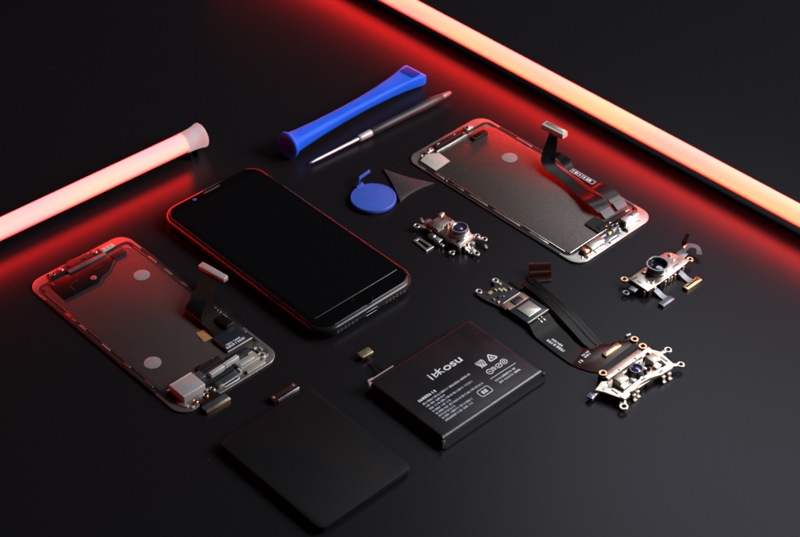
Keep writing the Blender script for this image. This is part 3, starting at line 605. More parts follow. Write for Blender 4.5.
mb = MB(oA); mb.prism([(32.4, -12.4), (43.8, -11.4), (44.7, 2.4), (38.0, 2.4), (36.8, 3.8), (32.2, 3.8)], 4.85, 5.3, .15, 0, 2); mb.build('front_plate', M['nickel'], cA)
for x, y, r in ((39.0, 3.9, .8), (40.9, 3.6, .8), (42.6, -9.2, .7)):
    mb = MB(oA); mb.cyl(x, y, r, 5.2, 6.3, .25, 14); mb.build('post', M['copper' if y > 0 else 'nickel'], cA)
mb = MB(oA); mb.lathe(39.2, -5.2, [(5.8, 5.2), (5.8, 5.9), (5.4, 6.2), (5.3, 6.3), (5.3, 6.9), (5.5, 7.0), (5.5, 7.5), (5.0, 7.7)]); ln = mb.build('lens_base', M['steel'], cA, 40)
mb = MB(oA); mb.lathe(39.2, -5.2, [(4.85, 7.5), (4.9, 9.6), (4.75, 9.95), (4.1, 10.0), (3.7, 9.7), (3.3, 9.0), (.1, 8.8)]); mb.build('lens_barrel', M['barrel'], ln, 40)
mb = MB(oA); mb.lathe(39.2, -5.2, [(3.5, 9.25), (2.6, 9.32), (1.9, 9.2), (.05, 9.12)]); mb.build('lens_ring', M['lens_black'], ln, 60)
mb = MB(oA); mb.lathe(39.2, -5.2, [(2.1, 9.2), (1.8, 9.38), (1.2, 9.54), (.6, 9.62), (.02, 9.64)]); mb.build('lens_glass', M['lens_violet'], ln, 60)
eyelet(oA, cA, 28.8, 17.4, 2.6, 2.0, 1.0, 1.0, 'nickel', (32.4, 12.6, 2.4))
eyelet(oA, cA, 27.6, -11.2, 1.4, 1.7, .9, .9, 'nickel', (32.2, -10.2, 2.0))
eyelet(oA, cA, 46.6, -11.6, 3.0, 1.7, .8, .9, 'nickel', (43.6, -8.6, 2.2))
eyelet(oA, cA, 47.6, -16.0, 2.8, 1.8, .9, .9, 'nickel', (45.4, -12.2, 2.0))
eyelet(oA, cA, 37.0, -20.6, 1.4, 2.0, 1.0, 1.0, 'nickel', (38.6, -13.0, 2.4))
eyelet(oA, cA, 35.4, -17.6, 1.2, 1.2, .6, .8, 'nickel', (36.6, -12.8, 1.4))
mb = MB(oA); mb.box(45.2, -19.6, 3.4, 1.6, 1.0, 1.8, .4, .15, 60); mb.build('tab', M['nickel_dark'], cA)
mb = MB(oA); mb.box(34.0, 18.8, 1.5, 4.2, 2.6, 3.6, .4, .2, -25); mb.build('tab', M['nickel'], cA)
mb = MB(oA); mb.box(35.8, 16.0, 5.0, 3.4, 2.2, 3.4, .5, .2, -12); mb.build('side_tab', M['nickel_dark'], cA)
mb = MB(oA); mb.box(29.4, 3.2, 3.4, 8.6, .6, 3.4, .4, .3); sc_ = mb.build('side_block', M['steel'], cA)
mb = MB(oA); mb.box(29.3, 5.4, 2.2, 3.2, 3.35, 3.8, .3, .15); mb.build('block_cap', M['chrome'], sc_)
mb = MB(oA); mb.box(28.6, -3.0, 2.0, 2.2, .4, 2.2, .3, .2); mb.build('side_post', M['steel'], cA)
mb = MB(oA); mb.band([(19.6, 0), (25.2, 0), (25.2, 11.6), (20.4, 11.6)], [(21.4, 1.9), (23.4, 1.9), (23.4, 10.0), (22.0, 10.0)], .1, 1.0, .15); lp = mb.build('wire_loop', M['nickel_dark'], cA)
mb = MB(oA); mb.prism([(25.0, 3), (30, 3), (30, 6), (25.0, 6)], .3, .9, .1); mb.build('loop_strip', M['flex_plain'], cA)
mb = MB(oA); mb.box(35.2, -14.4, 2.4, 1.4, .6, 3.4, .3, .2); mb.build('front_tab', M['steel'], cA)
mb = MB(oA); mb.box(40.6, -14.0, 2.6, 2.0, .4, 3.6, .3, .2, 6); mb.build('front_tab', M['nickel_dark'], cA)

for x, y, w, l, z0, z1, m in ((34.4, 10.6, 2.2, .7, 5.5, 5.75, 'rubber'), (41.2, 9.6, 3.2, .5, 5.5, 5.72, 'rubber'), (43.4, 6.4, .6, 3.6, 5.5, 5.75, 'chrome'), (33.2, 8.0, .5, 5.0, 5.5, 5.78, 'chrome'), (34.0, -9.6, 2.4, 1.6, 5.2, 5.6, 'rubber'), (33.2, -2.0, .6, 6.0, 5.2, 5.5, 'chrome'), (35.4, .6, 1.6, 1.2, 5.2, 5.9, 'copper'), (43.8, -2.6, .6, 4.0, 5.2, 5.6, 'rubber'), (30.9, -8.2, .8, 3.4, 1.2, 3.4, 'rubber'), (30.9, 9.6, .7, 3.2, 1.4, 4.0, 'copper'), (34.2, -13.9, 1.2, .7, 1.0, 4.0, 'rubber'), (38.2, -13.6, 1.4, .7, 1.2, 4.2, 'chrome'), (42.4, -13.0, 1.2, .8, 1.0, 3.6, 'rubber'), (44.9, -6.4, .8, 3.0, 2.4, 4.4, 'copper')):
    mb = MB(oA); mb.box(x, y, w, l, z0, z1, .12, .06); mb.build('small_component', M[m], cA)

# -- B : right, black wide lens
oB = (95, -98.5, 0)
cB = thing('camera_module', 'phone camera module with wide black lens and two loose plugs', 'camera module', tw(95, -98.5), 43, 'loose phone camera modules')
mb = MB(oB); mb.prism([(78.6, -104.8), (110.6, -104.4), (111.6, -98), (108.4, -92.4), (78.6, -92.4)], 1.2, 4.4, .25, .2, 3); mb.build('housing', M['nickel_dark'], cB)
mb = MB(oB); mb.prism([(77.8, -105.8), (95, -106.0), (111.2, -105.0), (112.8, -101.5), (111.4, -95), (109, -91.8), (104, -91.4), (96, -92.6), (88, -92.3), (78.2, -92.6)], 4.4, 5.1, .22, .1, 3); mb.build('top_plate', M['nickel'], cB, 16)
mb = MB(oB); mb.box(109.0, -94.8, 2.4, 2.0, 5.05, 6.0, .5, .25, 20); mb.build('top_tab', M['nickel_dark'], cB)
mb = MB(oB); mb.box(85.2, -103.0, 3.0, 1.4, 5.05, 5.7, .3, .2, 15); mb.build('clip', M['nickel_dark'], cB)
mb = MB(oB); mb.box(88.2, -95.2, 3.0, 3.4, 5.05, 5.9, .4, .2, 15); mb.build('spring', M['copper'], cB)
mb = MB(oB); mb.lathe(93.6, -98.8, [(5.3, 5.0), (5.3, 6.6), (5.0, 6.8), (5.0, 7.4)]); lb = mb.build('lens_base', M['slate'], cB, 40)
mb = MB(oB); mb.lathe(93.6, -98.8, [(5.2, 7.3), (5.35, 9.0), (5.6, 10.0), (5.5, 10.35), (5.0, 10.4), (4.7, 9.9), (4.5, 8.8), (4.4, 7.4)], cap1=False); mb.build('lens_barrel', M['lens_black'], lb, 40)
mb = MB(oB); mb.band(rrect(93.6, -98.8, 12.0, 11.6, 4.9, 6, 15), rrect(93.6, -98.8, 10.2, 10.2, 5.05, 6, 15), 9.9, 10.5, .15); mb.build('lens_rim', M['slate'], lb, 40)
mb = MB(oB); mb.lathe(93.6, -98.8, [(4.4, 7.6), (4.0, 8.0), (3.0, 8.5), (2.0, 8.75), (1.0, 8.88), (.05, 8.92)]); mb.build('lens_glass', M['lens_dark'], lb, 60)
eyelet(oB, cB, 77.0, -90.6, 3.4, 2.0, 1.0, 1.0, 'copper', (79.8, -93.4, 2.6))
eyelet(oB, cB, 71.2, -97.0, 1.6, 1.9, 1.0, 1.0, 'slate', (78.8, -98.0, 2.6))
eyelet(oB, cB, 114.6, -104.0, 3.8, 1.9, .9, 1.0, 'copper', (110.8, -102.6, 2.6))
mb = MB(oB); mb.box(75.2, -98.4, 3.6, 4.4, 2.6, 3.6, .4, .2, 5); mb.build('side_tab', M['slate'], cB)
mb = MB(oB); mb.box(114.6, -98.2, 5.6, 5.2, 3.6, 4.5, .5, .2, 8); mb.build('side_plate', M['slate'], cB)
mb = MB(oB); mb.ribbon([(115.5, -96.5, 4.2, 115.8, -99.8, 4.2), (119.5, -95.0, 4.6, 119.6, -98.0, 4.6), (124.6, -95.4, 4.8, 122.4, -98.4, 4.8), (126.8, -100.4, 4.4, 123.8, -100.8, 4.4), (123.6, -105.4, 3.4, 121.4, -103.0, 3.4)], .3); st = mb.build('curled_strip', M['grey_flex'], cB)
mb = MB(oB); mb.ribbon([(121.0, -96.0, 4.6, 120.8, -93.4, 4.6), (122.6, -95, 6.6, 122.0, -92.4, 6.4), (126.6, -93.4, 8.6, 126.2, -91.6, 8.6)], .3); mb.build('strip_tip', M['flex_red'], cB)
mb = MB(oB); mb.box(120.6, -95.4, 4.2, 1.3, 4.6, 5.4, .3, .2, 20); mb.build('strip_clip', M['copper'], cB)
for (cx, w, wn, m1, m2) in ((103.4, 12.2, 3.4, 'gold', 'rubber'), (82.4, 9.2, 3.4, 'slate', 'grey_flex')):
    nx = cx + (1.2 if w > 10 else 2.0)
    mb = MB(oB); mb.ribbon([(nx - wn / 2, -104.6, 2.6, nx + wn / 2, -104.6, 2.6), (nx - wn / 2, -107.4, 1.9, nx + wn / 2, -107.4, 1.9), (nx - wn / 2, -110.5, .9, nx + wn / 2, -110.5, .9), (nx - wn / 2 - .4, -114.2, .8, nx + wn / 2 + .4, -114.2, .8)], .35); tl = mb.build('plug_tail', M['slate'], cB)
    mb = MB(oB); mb.box(cx, -115.3, w, 3.6, .2, 1.7, .5, .25); pg = mb.build('plug', M[m1], cB)
    mb = MB(oB); mb.box(cx, -115.3, w - 2.2, .9, 1.68, 1.84, .3, .05); mb.build('plug_slot', M[m2], pg)
for x in (88.6, 92.5, 97.5, 100.5):
    mb = MB(oB); mb.box(x, -105.6, 1.6, 1.4, .4, 3.6, .3, .2); mb.build('front_tab', M['nickel' if x > 90 else 'rubber'], cB)
mb = MB(oB); mb.box(80.2, -105.4, 3.2, 1.6, .2, 4.2, .3, .2); mb.build('front_tab', M['rubber'], cB)
mb = MB(oB); mb.box(94.5, -98.5, 26, 9, 0, 1.3, .6, .2); mb.build('base', M['rubber'], cB)

for x, y, w, l, z0, z1, m in ((81.0, -94.6, 3.4, .5, 5.0, 5.25, 'rubber'), (80.2, -99.4, .5, 5.4, 5.0, 5.3, 'chrome'), (83.4, -101.0, 1.0, 1.0, 5.0, 5.5, 'copper'), (101.8, -95.0, 2.6, .6, 5.0, 5.3, 'rubber'), (104.6, -102.4, 4.4, .5, 5.0, 5.25, 'rubber'), (107.4, -98.6, 1.2, 1.2, 5.0, 5.5, 'chrome'), (102.4, -103.6, 1.6, .8, 5.0, 5.4, 'chrome'), (87.0, -99.0, .8, 1.8, 5.0, 5.6, 'rubber'), (90.4, -105.9, 1.2, .8, 1.0, 4.0, 'rubber'), (95.2, -105.9, 1.2, .8, 1.0, 4.0, 'chrome'), (103.6, -105.4, 1.6, .8, .8, 3.8, 'rubber'), (108.0, -105.0, 1.4, .8, 1.0, 4.0, 'chrome'), (84.2, -105.8, 1.6, .8, 1.0, 4.0, 'chrome'), (77.6, -101.6, .8, 2.6, 1.0, 4.0, 'rubber'), (77.4, -104.2, .8, 1.4, 1.0, 4.2, 'copper')):
    mb = MB(oB); mb.box(x, y, w, l, z0, z1, .12, .06); mb.build('small_component', M[m], cB)

# -- C : front right, frame with two cubes
oC = (26, -142, 0)
cC = thing('camera_module', 'pale metal camera bracket with violet lens between two upright cubes', 'camera module', tw(26, -142), 43, 'loose phone camera modules')
mb = MB(oC); mb.prism([(7.5, -148.4), (42.2, -150.0), (43.6, -136.6), (13.6, -134.8), (7.0, -138.0)], 1.4, 3.2, .2, .1, 2); mb.build('base_plate', M['nickel_dark'], cC, 16)
mb = MB(oC); mb.prism([(13.2, -133.9), (13.0, -136.0), (45.2, -136.4), (45.6, -134.2)], 1.4, 5.2, .12, 0, 2); rr_ = mb.build('rear_rail', M['nickel'], cC, 16)
mb = MB(oC); mb.prism([(15.0, -131.0), (15.0, -133.6), (41.5, -133.8), (41.5, -131.2)], 3.6, 4.4, .2, 0, 2); mb.build('rear_plate', M['rose'], cC)
mb = MB(oC); mb.prism([(8.6, -150.6), (13.4, -150.2), (14.2, -148.8), (17.5, -149.6), (22.0, -148.4), (29.0, -149.2), (35.0, -151.4), (42.6, -152.0), (44.2, -149.0), (36.0, -147.8), (29.5, -146.4), (22.0, -146.0), (14.0, -146.6), (8.4, -147.4)], 3.1, 4.9, .12, .06, 2); mb.build('front_rail', M['nickel'], cC, 16)
mb = MB(oC); mb.prism([(3.2, -136.2), (5.4, -140.4), (8.6, -150.0), (11.4, -149.0), (11.2, -141.8), (8.6, -139.6), (12.8, -136.6), (10.0, -134.4)], 3.1, 4.6, .12, .06, 2); mb.build('end_plate', M['nickel'], cC, 16)
mb = MB(oC); mb.prism([(41.4, -152.0), (45.6, -151.2), (47.4, -139.6), (45.2, -135.4), (42.6, -136.6), (43.0, -145.0)], 3.1, 4.6, .12, .06, 2); mb.build('end_plate', M['nickel'], cC, 16)
mb = MB(oC); mb.ring(7.0, -138.6, .9, .45, 4.6, 4.9, .08, 16); mb.build('rivet', M['steel'], cC)
for x, y, w, l in ((16.4, -141.0, 6.2, 5.2), (39.0, -142.4, 5.6, 5.4)):
    mb = MB(oC); mb.box(x, y, w, l, 3.1, 7.6, .3, .35); cu = mb.build('upright_cube', M['nickel'], cC)
    mb = MB(oC); mb.box(x - .2, y - l / 2 - 1.0, w - 1.4, 1.8, 3.1, 4.6, .3, .25); mb.build('cube_foot', M['steel'], cu)
mb = MB(oC); mb.lathe(28.0, -141.0, [(4.2, 3.1), (4.2, 4.6), (3.9, 5.0), (3.7, 5.2), (3.7, 6.3), (3.4, 6.6), (2.9, 6.6), (2.6, 6.2), (2.5, 5.8)], cap1=False); lb = mb.build('lens_barrel', M['lens_black'], cC, 40)
mb = MB(oC); mb.lathe(28.0, -141.0, [(2.7, 5.8), (2.2, 6.2), (1.5, 6.5), (.7, 6.68), (.02, 6.72)]); mb.build('lens_glass', M['lens_violet'], lb, 60)
for x, y, w, l, h in ((22.9, -143.6, 2.4, 3.0, 4.4), (33.4, -141.4, 2.2, 4.0, 4.2), (23.0, -137.6, 3.4, 1.6, 5.0), (33.2, -137.2, 3.8, 1.6, 5.0), (32.6, -145.6, 3.0, 1.6, 3.9)):
    mb = MB(oC); mb.box(x, y, w, l, 3.0, h, .3, .2); mb.build('small_tab', M['steel'], cC)
for x, y in ((25.8, -138.4), (31.4, -144.4)):
    mb = MB(oC); mb.cyl(x, y, .7, 3.1, 5.4, .2, 12); mb.build('post', M['rubber'], cC)
eyelet(oC, cC, 6.2, -152.4, 2.2, 2.3, 1.15, 1.1, 'nickel', (9.8, -148.4, 3.0))
eyelet(oC, cC, 48.6, -152.6, 3.0, 2.0, 1.0, 1.0, 'nickel', (44.0, -149.0, 2.2))
eyelet(oC, cC, 52.2, -141.4, 3.0, 2.0, 1.1, 1.0, 'steel', (46.2, -140.0, 2.2))
eyelet(oC, cC, 14.6, -131.2, 4.2, 2.2, 1.1, 1.1, 'copper')
eyelet(oC, cC, 43.8, -131.8, 4.2, 2.2, 1.1, 1.1, 'copper')
mb = MB(oC); mb.box(14.2, -131.6, 4.0, 3.4, .1, 4.2, .6, .2); mb.build('pillar', M['flex_red'], cC)
mb = MB(oC); mb.box(43.8, -132.2, 3.8, 3.2, .1, 4.2, .6, .2); mb.build('pillar', M['flex_red'], cC)
mb = MB(oC); mb.box(.2, -136.6, 3.4, 3.4, 1.6, 3.0, .4, .2, 10); fl_ = mb.build('flash_holder', M['steel'], cC)
mb = MB(oC); mb.box(.2, -136.6, 2.2, 2.2, 2.95, 3.25, .4, .12, 10); mb.build('flash_window', M['blue_glass'], fl_)
mb = MB(oC); mb.box(2.8, -137.2, 3.0, 1.6, 2.4, 3.3, .3, .15, 10); mb.build('flash_arm', M['nickel'], fl_)
for x, y in ((15.4, -150.9), (18.4, -150.5), (35.6, -152.4), (39.4, -152.9)):
    mb = MB(oC); mb.box(x, y, 2.2, 1.3, .1, 4.0, .3, .25, -4); mb.build('bent_leg', M['nickel'], cC)
    mb = MB(oC); mb.box(x, y - 1.0, 2.4, 1.2, .1, 1.0, .3, .2, -4); mb.build('leg_foot', M['nickel_dark'], cC)
for x, y, w, l, z0, z1, m in ((12.0, -144.4, 1.4, 2.6, 3.1, 4.0, 'rubber'), (11.6, -137.4, 1.2, 1.2, 4.5, 4.9, 'chrome'), (20.4, -146.2, 2.2, 1.0, 3.1, 4.2, 'rubber'), (25.8, -147.6, 3.0, .5, 4.85, 5.05, 'rubber'), (36.6, -149.9, 2.6, .5, 4.85, 5.05, 'rubber'), (44.6, -145.0, .6, 4.6, 4.55, 4.75, 'rubber'), (41.6, -147.2, 1.4, 1.0, 3.1, 4.3, 'rubber'), (35.0, -144.2, 1.0, 1.8, 3.1, 5.0, 'copper'), (21.2, -140.0, 1.0, 2.2, 3.1, 4.6, 'rubber'), (26.6, -145.6, 2.0, .9, 3.1, 4.4, 'chrome'), (30.6, -136.8, 1.6, .7, 3.1, 5.1, 'rubber'), (18.6, -137.0, 2.0, .8, 3.1, 5.0, 'rubber'), (38.6, -137.8, 2.2, .8, 3.1, 5.0, 'rubber'), (22.0, -135.2, .5, 1.4, 5.15, 5.35, 'rubber'), (34.0, -135.4, .5, 1.4, 5.15, 5.35, 'rubber'), (9.2, -143.6, .6, 4.0, 4.55, 4.75, 'rubber'), (28.4, -150.0, 5.0, .8, 1.0, 3.0, 'rubber'), (22.4, -149.4, 3.0, .8, .8, 3.0, 'rubber')):
    mb = MB(oC); mb.box(x, y, w, l, z0, z1, .12, .06); mb.build('small_component', M[m], cC)
mb = MB(oC); mb.box(26, -142.6, 32, 12, 0, 1.5, .6, .2); mb.build('base', M['rubber'], cC)

# ------------------------------------------------------------------ flex circuit joining board and bracket
oF = (26, -85, 0)
fx = thing('flex_circuit', 'black flex circuit with a small chip board and two ribbon cables', 'flex cable', tw(26, -85), 43)
mb = MB(oF); mb.prism([(14.2, -50.8), (14.0, -44.6), (15.2, -41.6), (17.6, -42.4), (19.4, -46.0), (26.0, -46.0), (27.4, -42.0), (30.2, -41.4), (31.2, -44.0), (31.8, -60), (16.2, -60)], .3, 1.4, .2, 0, 2); pcb = mb.build('circuit_board', M['pcb'], fx)
for x, y in ((16.2, -43.2), (28.8, -43.0)):
    mb = MB(oF); mb.ring(x, y, 1.9, 1.0, 1.35, 1.9, .15, 24); mb.build('eyelet', M['nickel'], pcb)
for x, y, w, l, m in ((19.6, -48.2, 2.6, 1.6, 'orange'), (28.6, -46.6, 1.5, 1.5, 'yellow'), (25.2, -50.2, 1.3, 2.6, 'ceramic'), (26.9, -51.6, 1.3, 2.6, 'ceramic'), (23.4, -48.6, 1.0, 1.6, 'ceramic'), (21.0, -53.6, 2.4, 1.4, 'chip'), (29.8, -52.8, 1.2, 2.0, 'nickel_dark'), (17.2, -53.0, 1.0, 1.6, 'nickel_dark'), (22.8, -55.0, 1.2, .8, 'slate'), (17.6, -56.2, 1.6, 1.2, 'copper')):
    mb = MB(oF); mb.box(x, y, w, l, 1.38, 2.1, .2, .12); mb.build('component', M[m], pcb)
mb = MB(oF); mb.box(23.7, -69.8, 16.0, 19.0, .2, 3.0, .7, .3); md = mb.build('chip_block', M['chip'], fx)
mb = MB(oF); mb.box(23.6, -59.8, 13.0, .6, 2.2, 3.4, .1, .1); mb.build('bright_edge', M['nickel'], md)
mb = MB(oF); mb.box(23.4, -63.0, 14.6, 5.2, 2.96, 3.12, .3, .04); mb.build('copper_pads', M['rose'], md)
mb = MB(oF); mb.box(24.2, -63.2, 6.4, 4.2, 3.1, 3.6, .3, .12); mb.build('dark_chip', M['chip'], md)
mb = MB(oF); mb.box(24.0, -72.0, 9.4, 8.8, 2.96, 3.5, .4, .15); mb.build('metal_lid', M['silver_can'], md)
mb = MB(oF); mb.box(23.6, -78.8, 15.6, .6, 2.4, 3.2, .1, .1); mb.build('edge_strip', M['nickel'], md)
mb = MB(oF); mb.box(15.9, -61.6, 1.3, 4.0, 1.0, 2.9, .3, .2); mb.build('side_contact', M['copper'], md)
mb = MB(oF); mb.ribbon([(15.6, -78.6, 2.2, 29.6, -78.6, 2.2), (15.2, -80.6, 2.9, 29.4, -80.6, 2.9), (14.0, -83.4, 2.4, 28.8, -83.4, 2.4), (12.6, -88, 1.2, 28.0, -88, 1.2), (11.8, -98, .9, 26.0, -98, .9), (11.4, -106, .8, 23.6, -106, .8), (11.4, -113.6, .7, 23.2, -110.6, .7)], .3); f1 = mb.build('ribbon_cable', M['flex'], fx)
for x in (22.0, 24.2):
    mb = MB(oF); mb.ribbon([(x, -80.2, 3.12, x + .5, -80.2, 3.12), (x - .1, -83.4, 2.62, x + .4, -83.4, 2.62)], .1, 2); mb.build('bright_trace', M['nickel'], f1)
mb = MB(oF); rnd = random.Random(21); print_line(mb, 93.2, 105.6, 14.6, 1.7, 1.12, rnd, 'y'); print_line(mb, 94.4, 102.0, 17.0, 1.3, 1.14, rnd, 'y'); mb.build('printed_code', M['white_ink'], f1)
_rib = [(36.4, -52.5, 1.0, 45.8, -56, 1.0), (36.0, -60, 2.2, 43.6, -62, 2.2), (34.2, -70, 3.4, 41.4, -72, 3.2), (31.6, -82, 3.8, 39.4, -84, 3.6), (29.4, -92, 3.4, 37.6, -95, 3.2), (27.6, -101, 2.4, 36.0, -104, 2.2), (26.4, -108, 1.5, 34.8, -110, 1.3), (26.6, -113, .9, 34.2, -114.5, .9)]
def _strip(u0, u1, dz):
    return [tuple(p[k] + (p[k + 3] - p[k]) * u0 + (dz if k == 2 else 0) for k in range(3)) + tuple(p[k] + (p[k + 3] - p[k]) * u1 + (dz if k == 2 else 0) for k in range(3)) for p in _rib]
for u0, u1, dz in ((0, .46, .0), (.52, .80, .35), (.85, 1.0, .1)):
    mb = MB(oF); mb.ribbon(_strip(u0, u1, dz), .25); mb.build('ribbon_cable', M['flex'], fx)
mb = MB(oF); mb.ribbon([(31.6, -48.6, 1.0, 31.6, -56, 1.0), (34, -49.4, 1.4, 34, -57, 1.4), (38, -51, 1.1, 38, -57.6, 1.1)], .3); mb.build('joining_strip', M['flex_plain'], fx)
# folded rust-red plug at its top
mb = MB(oF); mb.ribbon([(41.2, -55.6, .6, 51.4, -62.6, .6), (43.0, -53.6, 1.4, 52.6, -61.0, 1.4), (43.5, -53.4, 4.0, 53.0, -60.6, 4.0), (44.4, -52.4, 4.4, 53.8, -59.8, 4.4), (45.1, -51.6, 2.6, 54.6, -59.0, 2.6), (46.0, -50.8, 2.6, 55.4, -58.2, 2.6), (46.8, -50.0, 5.6, 56.0, -57.4, 5.6), (47.8, -49.2, 6.2, 56.8, -56.6, 6.2), (48.8, -48.2, 5.2, 57.6, -55.8, 5.2)], .35, 4); mb.build('folded_plug', M['flex_stripe_y'], fx)
# end plate with the gold plug
mb = MB(oF); mb.prism([(11.2, -112.0), (12.2, -117.5), (14.6, -123.4), (18.6, -128.6), (41.0, -128.0), (46.4, -127.0), (49.6, -124.6), (48.6, -121.0), (45.0, -120.4), (42.0, -117.8), (36.0, -116.0), (34.4, -112.4), (26.6, -111.2), (23.4, -108.0)], .15, .62, .1, 0, 2); ep = mb.build('end_plate', M['flex_red'], fx)
mb = MB(oF); mb.prism([(19.0, -125.6), (42.0, -124.8), (46.2, -124.2), (46.2, -127.2), (40.8, -128.4), (19.2, -128.8)], .64, .8, .05, 0, 2); mb.build('stiffener', M['flex_plain'], ep)
mb = MB(oF); mb.box(33.4, -120.6, 12.0, 3.0, .6, 2.0, .4, .25); gp = mb.build('gold_plug', M['gold'], ep)
mb = MB(oF); mb.box(32.6, -120.6, 8.0, 1.4, 1.95, 2.2, .3, .1); mb.build('plug_window', M['silver_can'], gp)
mb = MB(oF); mb.ring(48.0, -123.2, 2.1, 1.1, .6, 1.7, .15, 24); mb.build('eyelet', M['copper'], ep)
mb = MB(oF); mb.box(48.4, -118.6, 3.0, 1.2, .4, 1.4, .3, .15, -10); mb.build('tab', M['steel'], ep)
mb = MB(oF); rnd = random.Random(5); print_line(mb, 15.4, 18.6, -116.0, 1.7, .63, rnd); print_line(mb, 20.0, 25.4, -113.2, 1.0, .63, rnd); print_line(mb, 20.0, 25.4, -115.0, 1.2, .63, rnd); print_line(mb, 30.6, 34.0, -113.6, 1.6, .63, rnd); mb.build('printed_code', M['white_ink'], ep)

# ------------------------------------------------------------------ blue pry tool
oT = (78, 121, 0)
pt = thing('pry_tool', 'long bright blue plastic pry bar with a disc foot', 'pry tool', tw(78, 121), 43)
A, B = Vector((20.8, 117.6, 8.2)), Vector((130.0, 125.0, 4.2)); ax = (B - A).normalized(); sd = Vector((-ax.y, ax.x, 0)).normalized(); up = ax.cross(sd)
def sec(s, w, h, r, dz=0):
    c = A + ax * s + Vector((0, 0, dz))
    return [c + sd * x + up * y for x, y in rrect(0, 0, w, h, r, 5)]
ln = 109.7
mb = MB(oT); mb.loft([sec(1.6, 13.2, 11.6, 4), sec(3.2, 12.2, 10.6, 3.6), sec(10, 11.2, 9.2, 3), sec(25, 9.6, 7.6, 2.6), sec(45, 8.6, 6.6, 2.2), sec(62, 8.6, 6.2, 2.0), sec(80, 10.2, 6.4, 1.8), sec(95, 12.6, 7.0, 1.4), sec(103, 15.2, 7.4, 1.2), sec(107, 17.0, 7.2, 1.0), sec(109.2, 17.2, 6.4, .9), sec(109.7, 16.4, 5.6, .8)]); mb.build('bar', M['blue'], pt, 50)
mb = MB(oT); mb.loft([[A + ax * s + sd * x + up * y for x, y in circ(0, 0, r, 40)] for s, r in ((-.9, 6.8), (-.6, 7.7), (0, 8.15), (1.0, 8.15), (1.8, 7.8), (2.4, 6.6))]); df = mb.build('disc_foot', M['blue'], pt, 60)
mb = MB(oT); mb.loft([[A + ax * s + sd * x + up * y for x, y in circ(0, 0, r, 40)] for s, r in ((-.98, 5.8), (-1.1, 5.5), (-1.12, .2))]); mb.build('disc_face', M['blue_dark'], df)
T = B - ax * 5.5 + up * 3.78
mb = MB(oT); mb.loft([[T + ax * (x) + sd * y + up * z for x, y in rrect(0, 0, 7.2 - i, 11.2 - i, 1.2, 4)] for z, i in ((-.5, 0), (.12, 0), (.16, .3))]); mb.build('tip_recess_shade', M['blue_dark'], pt)  # raised slab in place of a recess, its shade painted as darker blue

# ------------------------------------------------------------------ screwdriver
oS = (78, 99, 0)
sd_ = thing('screwdriver', 'slim charcoal precision screwdriver with a thin steel blade', 'screwdriver', tw(78, 99), 43)
A2, B2 = Vector((23.6, 102.0, 2.2)), Vector((133.6, 97.2, 3.2)); ax2 = (B2 - A2).normalized(); s2 = Vector((-ax2.y, ax2.x, 0)).normalized(); u2 = ax2.cross(s2)
def turned(name, prof, m, n=28, fl=0):
    mb = MB(oS); mb.loft([[A2 + ax2 * s + (s2 * math.cos(2 * math.pi * i / n) + u2 * math.sin(2 * math.pi * i / n)) * (r * (1 - fl * (i % 2))) for i in range(n)] for s, r in prof]); return mb.build(name, M[m], sd_, 50)
turned('blade', [(0, .25), (.4, .55), (2.0, .85), (6, .95), (30, 1.05), (37.2, 1.25)], 'steel')
turned('collar', [(36.4, 1.3), (37.0, 1.9), (37.8, 2.1), (41.0, 2.15), (45.6, 2.25), (46.4, 2.2)], 'satin_steel')
turned('handle', [(46.0, 2.2), (46.6, 2.4), (60, 2.45), (74, 2.45), (80, 2.65), (88, 3.0), (95, 2.95), (100, 2.5), (102.2, 2.0)], 'handle', 36, .03)
turned('end_cap', [(101.6, 1.9), (102.4, 2.0), (106.5, 1.6), (108.5, 1.2), (109.4, .6)], 'handle_cap')

# ------------------------------------------------------------------ round pick with a tab, and triangular pick
oD = (29, 53.2, 0)
dk = thing('opening_disc', 'round flat blue plastic opening pick with raised tab', 'opening pick', tw(29, 53.2), 43)
mb = MB(oD); mb.prism(circ(29, 53.2, 13.0, 64), .2, 2.9, .7, .9, 4); mb.build('disc', M['blue_matte'], dk, 55)
mb = MB(oD); mb.ring(29, 53.2, 12.4, 11.9, 2.86, 3.0, .04, 64); mb.build('rim_line', M['blue_matte'], dk)
mb = MB(oD); mb.prism([(27.2, 64.4), (32.4, 64.6), (34.0, 67.4), (28.6, 66.8)], 1.2, 3.2, .3, .2, 2); mb.build('tab_root', M['blue_matte'], dk)
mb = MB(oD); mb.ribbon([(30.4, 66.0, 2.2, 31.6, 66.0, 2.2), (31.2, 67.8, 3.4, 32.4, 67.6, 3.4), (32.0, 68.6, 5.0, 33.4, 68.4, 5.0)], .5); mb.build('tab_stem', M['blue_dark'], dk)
mb = MB(oD); mb.prism([(31.8, 67.8), (41.4, 69.0), (42.0, 70.6), (33.0, 69.6)], 4.9, 6.2, .25, .2, 2); mb.build('tab', M['blue_matte'], dk)
oP = (51, 51, 0)
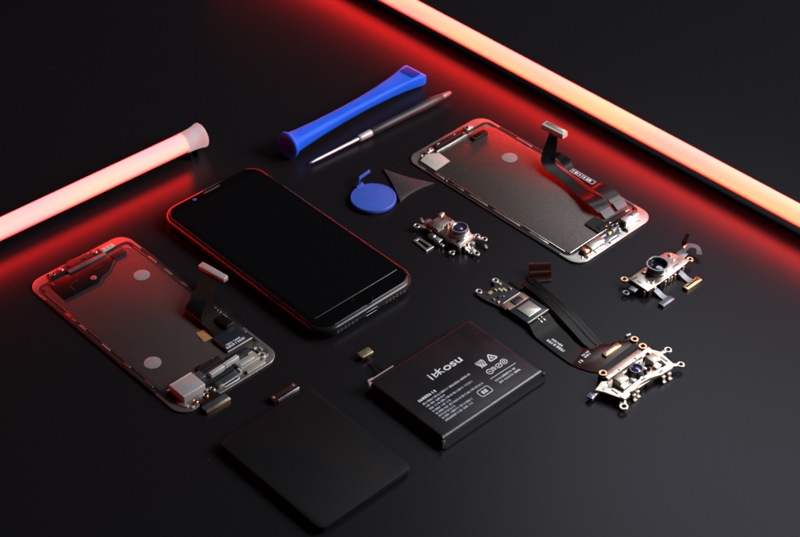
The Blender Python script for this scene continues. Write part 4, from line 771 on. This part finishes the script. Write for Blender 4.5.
tp_ = thing('triangle_pick', 'dark charcoal triangular plastic pick beside the round blue one', 'opening pick', tw(51, 51), 43)
c1, c2, c3 = (52.4, 70.2), (38.9, 41.6), (64.6, 40.6)
tri = [c1] + [tuple(p) for p in smooth_line([c1, (46.6, 56.2), c2], 5)[1:]] + [tuple(p) for p in smooth_line([c2, (47.5, 43.0), (56.0, 42.6), c3], 4)[1:]] + [tuple(p) for p in smooth_line([c3, (57.6, 54.6), c1], 5)[1:-1]]
mb = MB(oP); mb.prism(tri, .1, 1.3, .2, .2, 3); mb.build('blade', M['pick'], tp_, 50)

# ------------------------------------------------------------------ camera, lamps, world
cam = bpy.data.cameras.new('camera'); co = bpy.data.objects.new('camera', cam); COL.objects.link(co)
co.location = (0, -.6848, .578); co.rotation_euler = (R(90 - 40.17), 0, 0)
cam.sensor_width = 36; cam.lens = 1676.2 / 800 * 36
cam.clip_start = .01; cam.clip_end = 20
cam.dof.use_dof = True; cam.dof.focus_distance = .875; cam.dof.aperture_fstop = 18.0
scene.camera = co

def area(name, loc, target, sx, sy, power, col=(1, 1, 1)):
    l = bpy.data.lights.new(name, 'AREA'); l.shape = 'RECTANGLE'; l.size = sx; l.size_y = sy; l.energy = power; l.color = col
    o = bpy.data.objects.new(name, l); COL.objects.link(o); o.location = loc
    o.rotation_euler = (Vector(target) - Vector(loc)).to_track_quat('-Z', 'Y').to_euler()
    return o
area('softbox', (.72, -.02, .52), (.06, -.05, 0), .42, .42, 8.5, (.97, .98, 1))
area('overhead_softbox', (.53, .57, .85), (.13, -.05, 0), .74, .46, 4.2, (.91, .945, 1))

w = bpy.data.worlds.new('World'); scene.world = w; w.use_nodes = True
w.node_tree.nodes['Background'].inputs['Color'].default_value = (.8, .85, 1, 1)
w.node_tree.nodes['Background'].inputs['Strength'].default_value = .006

scene.view_settings.view_transform = 'Standard'; scene.view_settings.look = 'None'
scene.view_settings.exposure = 0; scene.view_settings.gamma = 1
scene.render.engine = 'CYCLES'
scene.cycles.use_denoising = True
scene.cycles.max_bounces = 8
scene.cycles.sample_clamp_indirect = 6.0
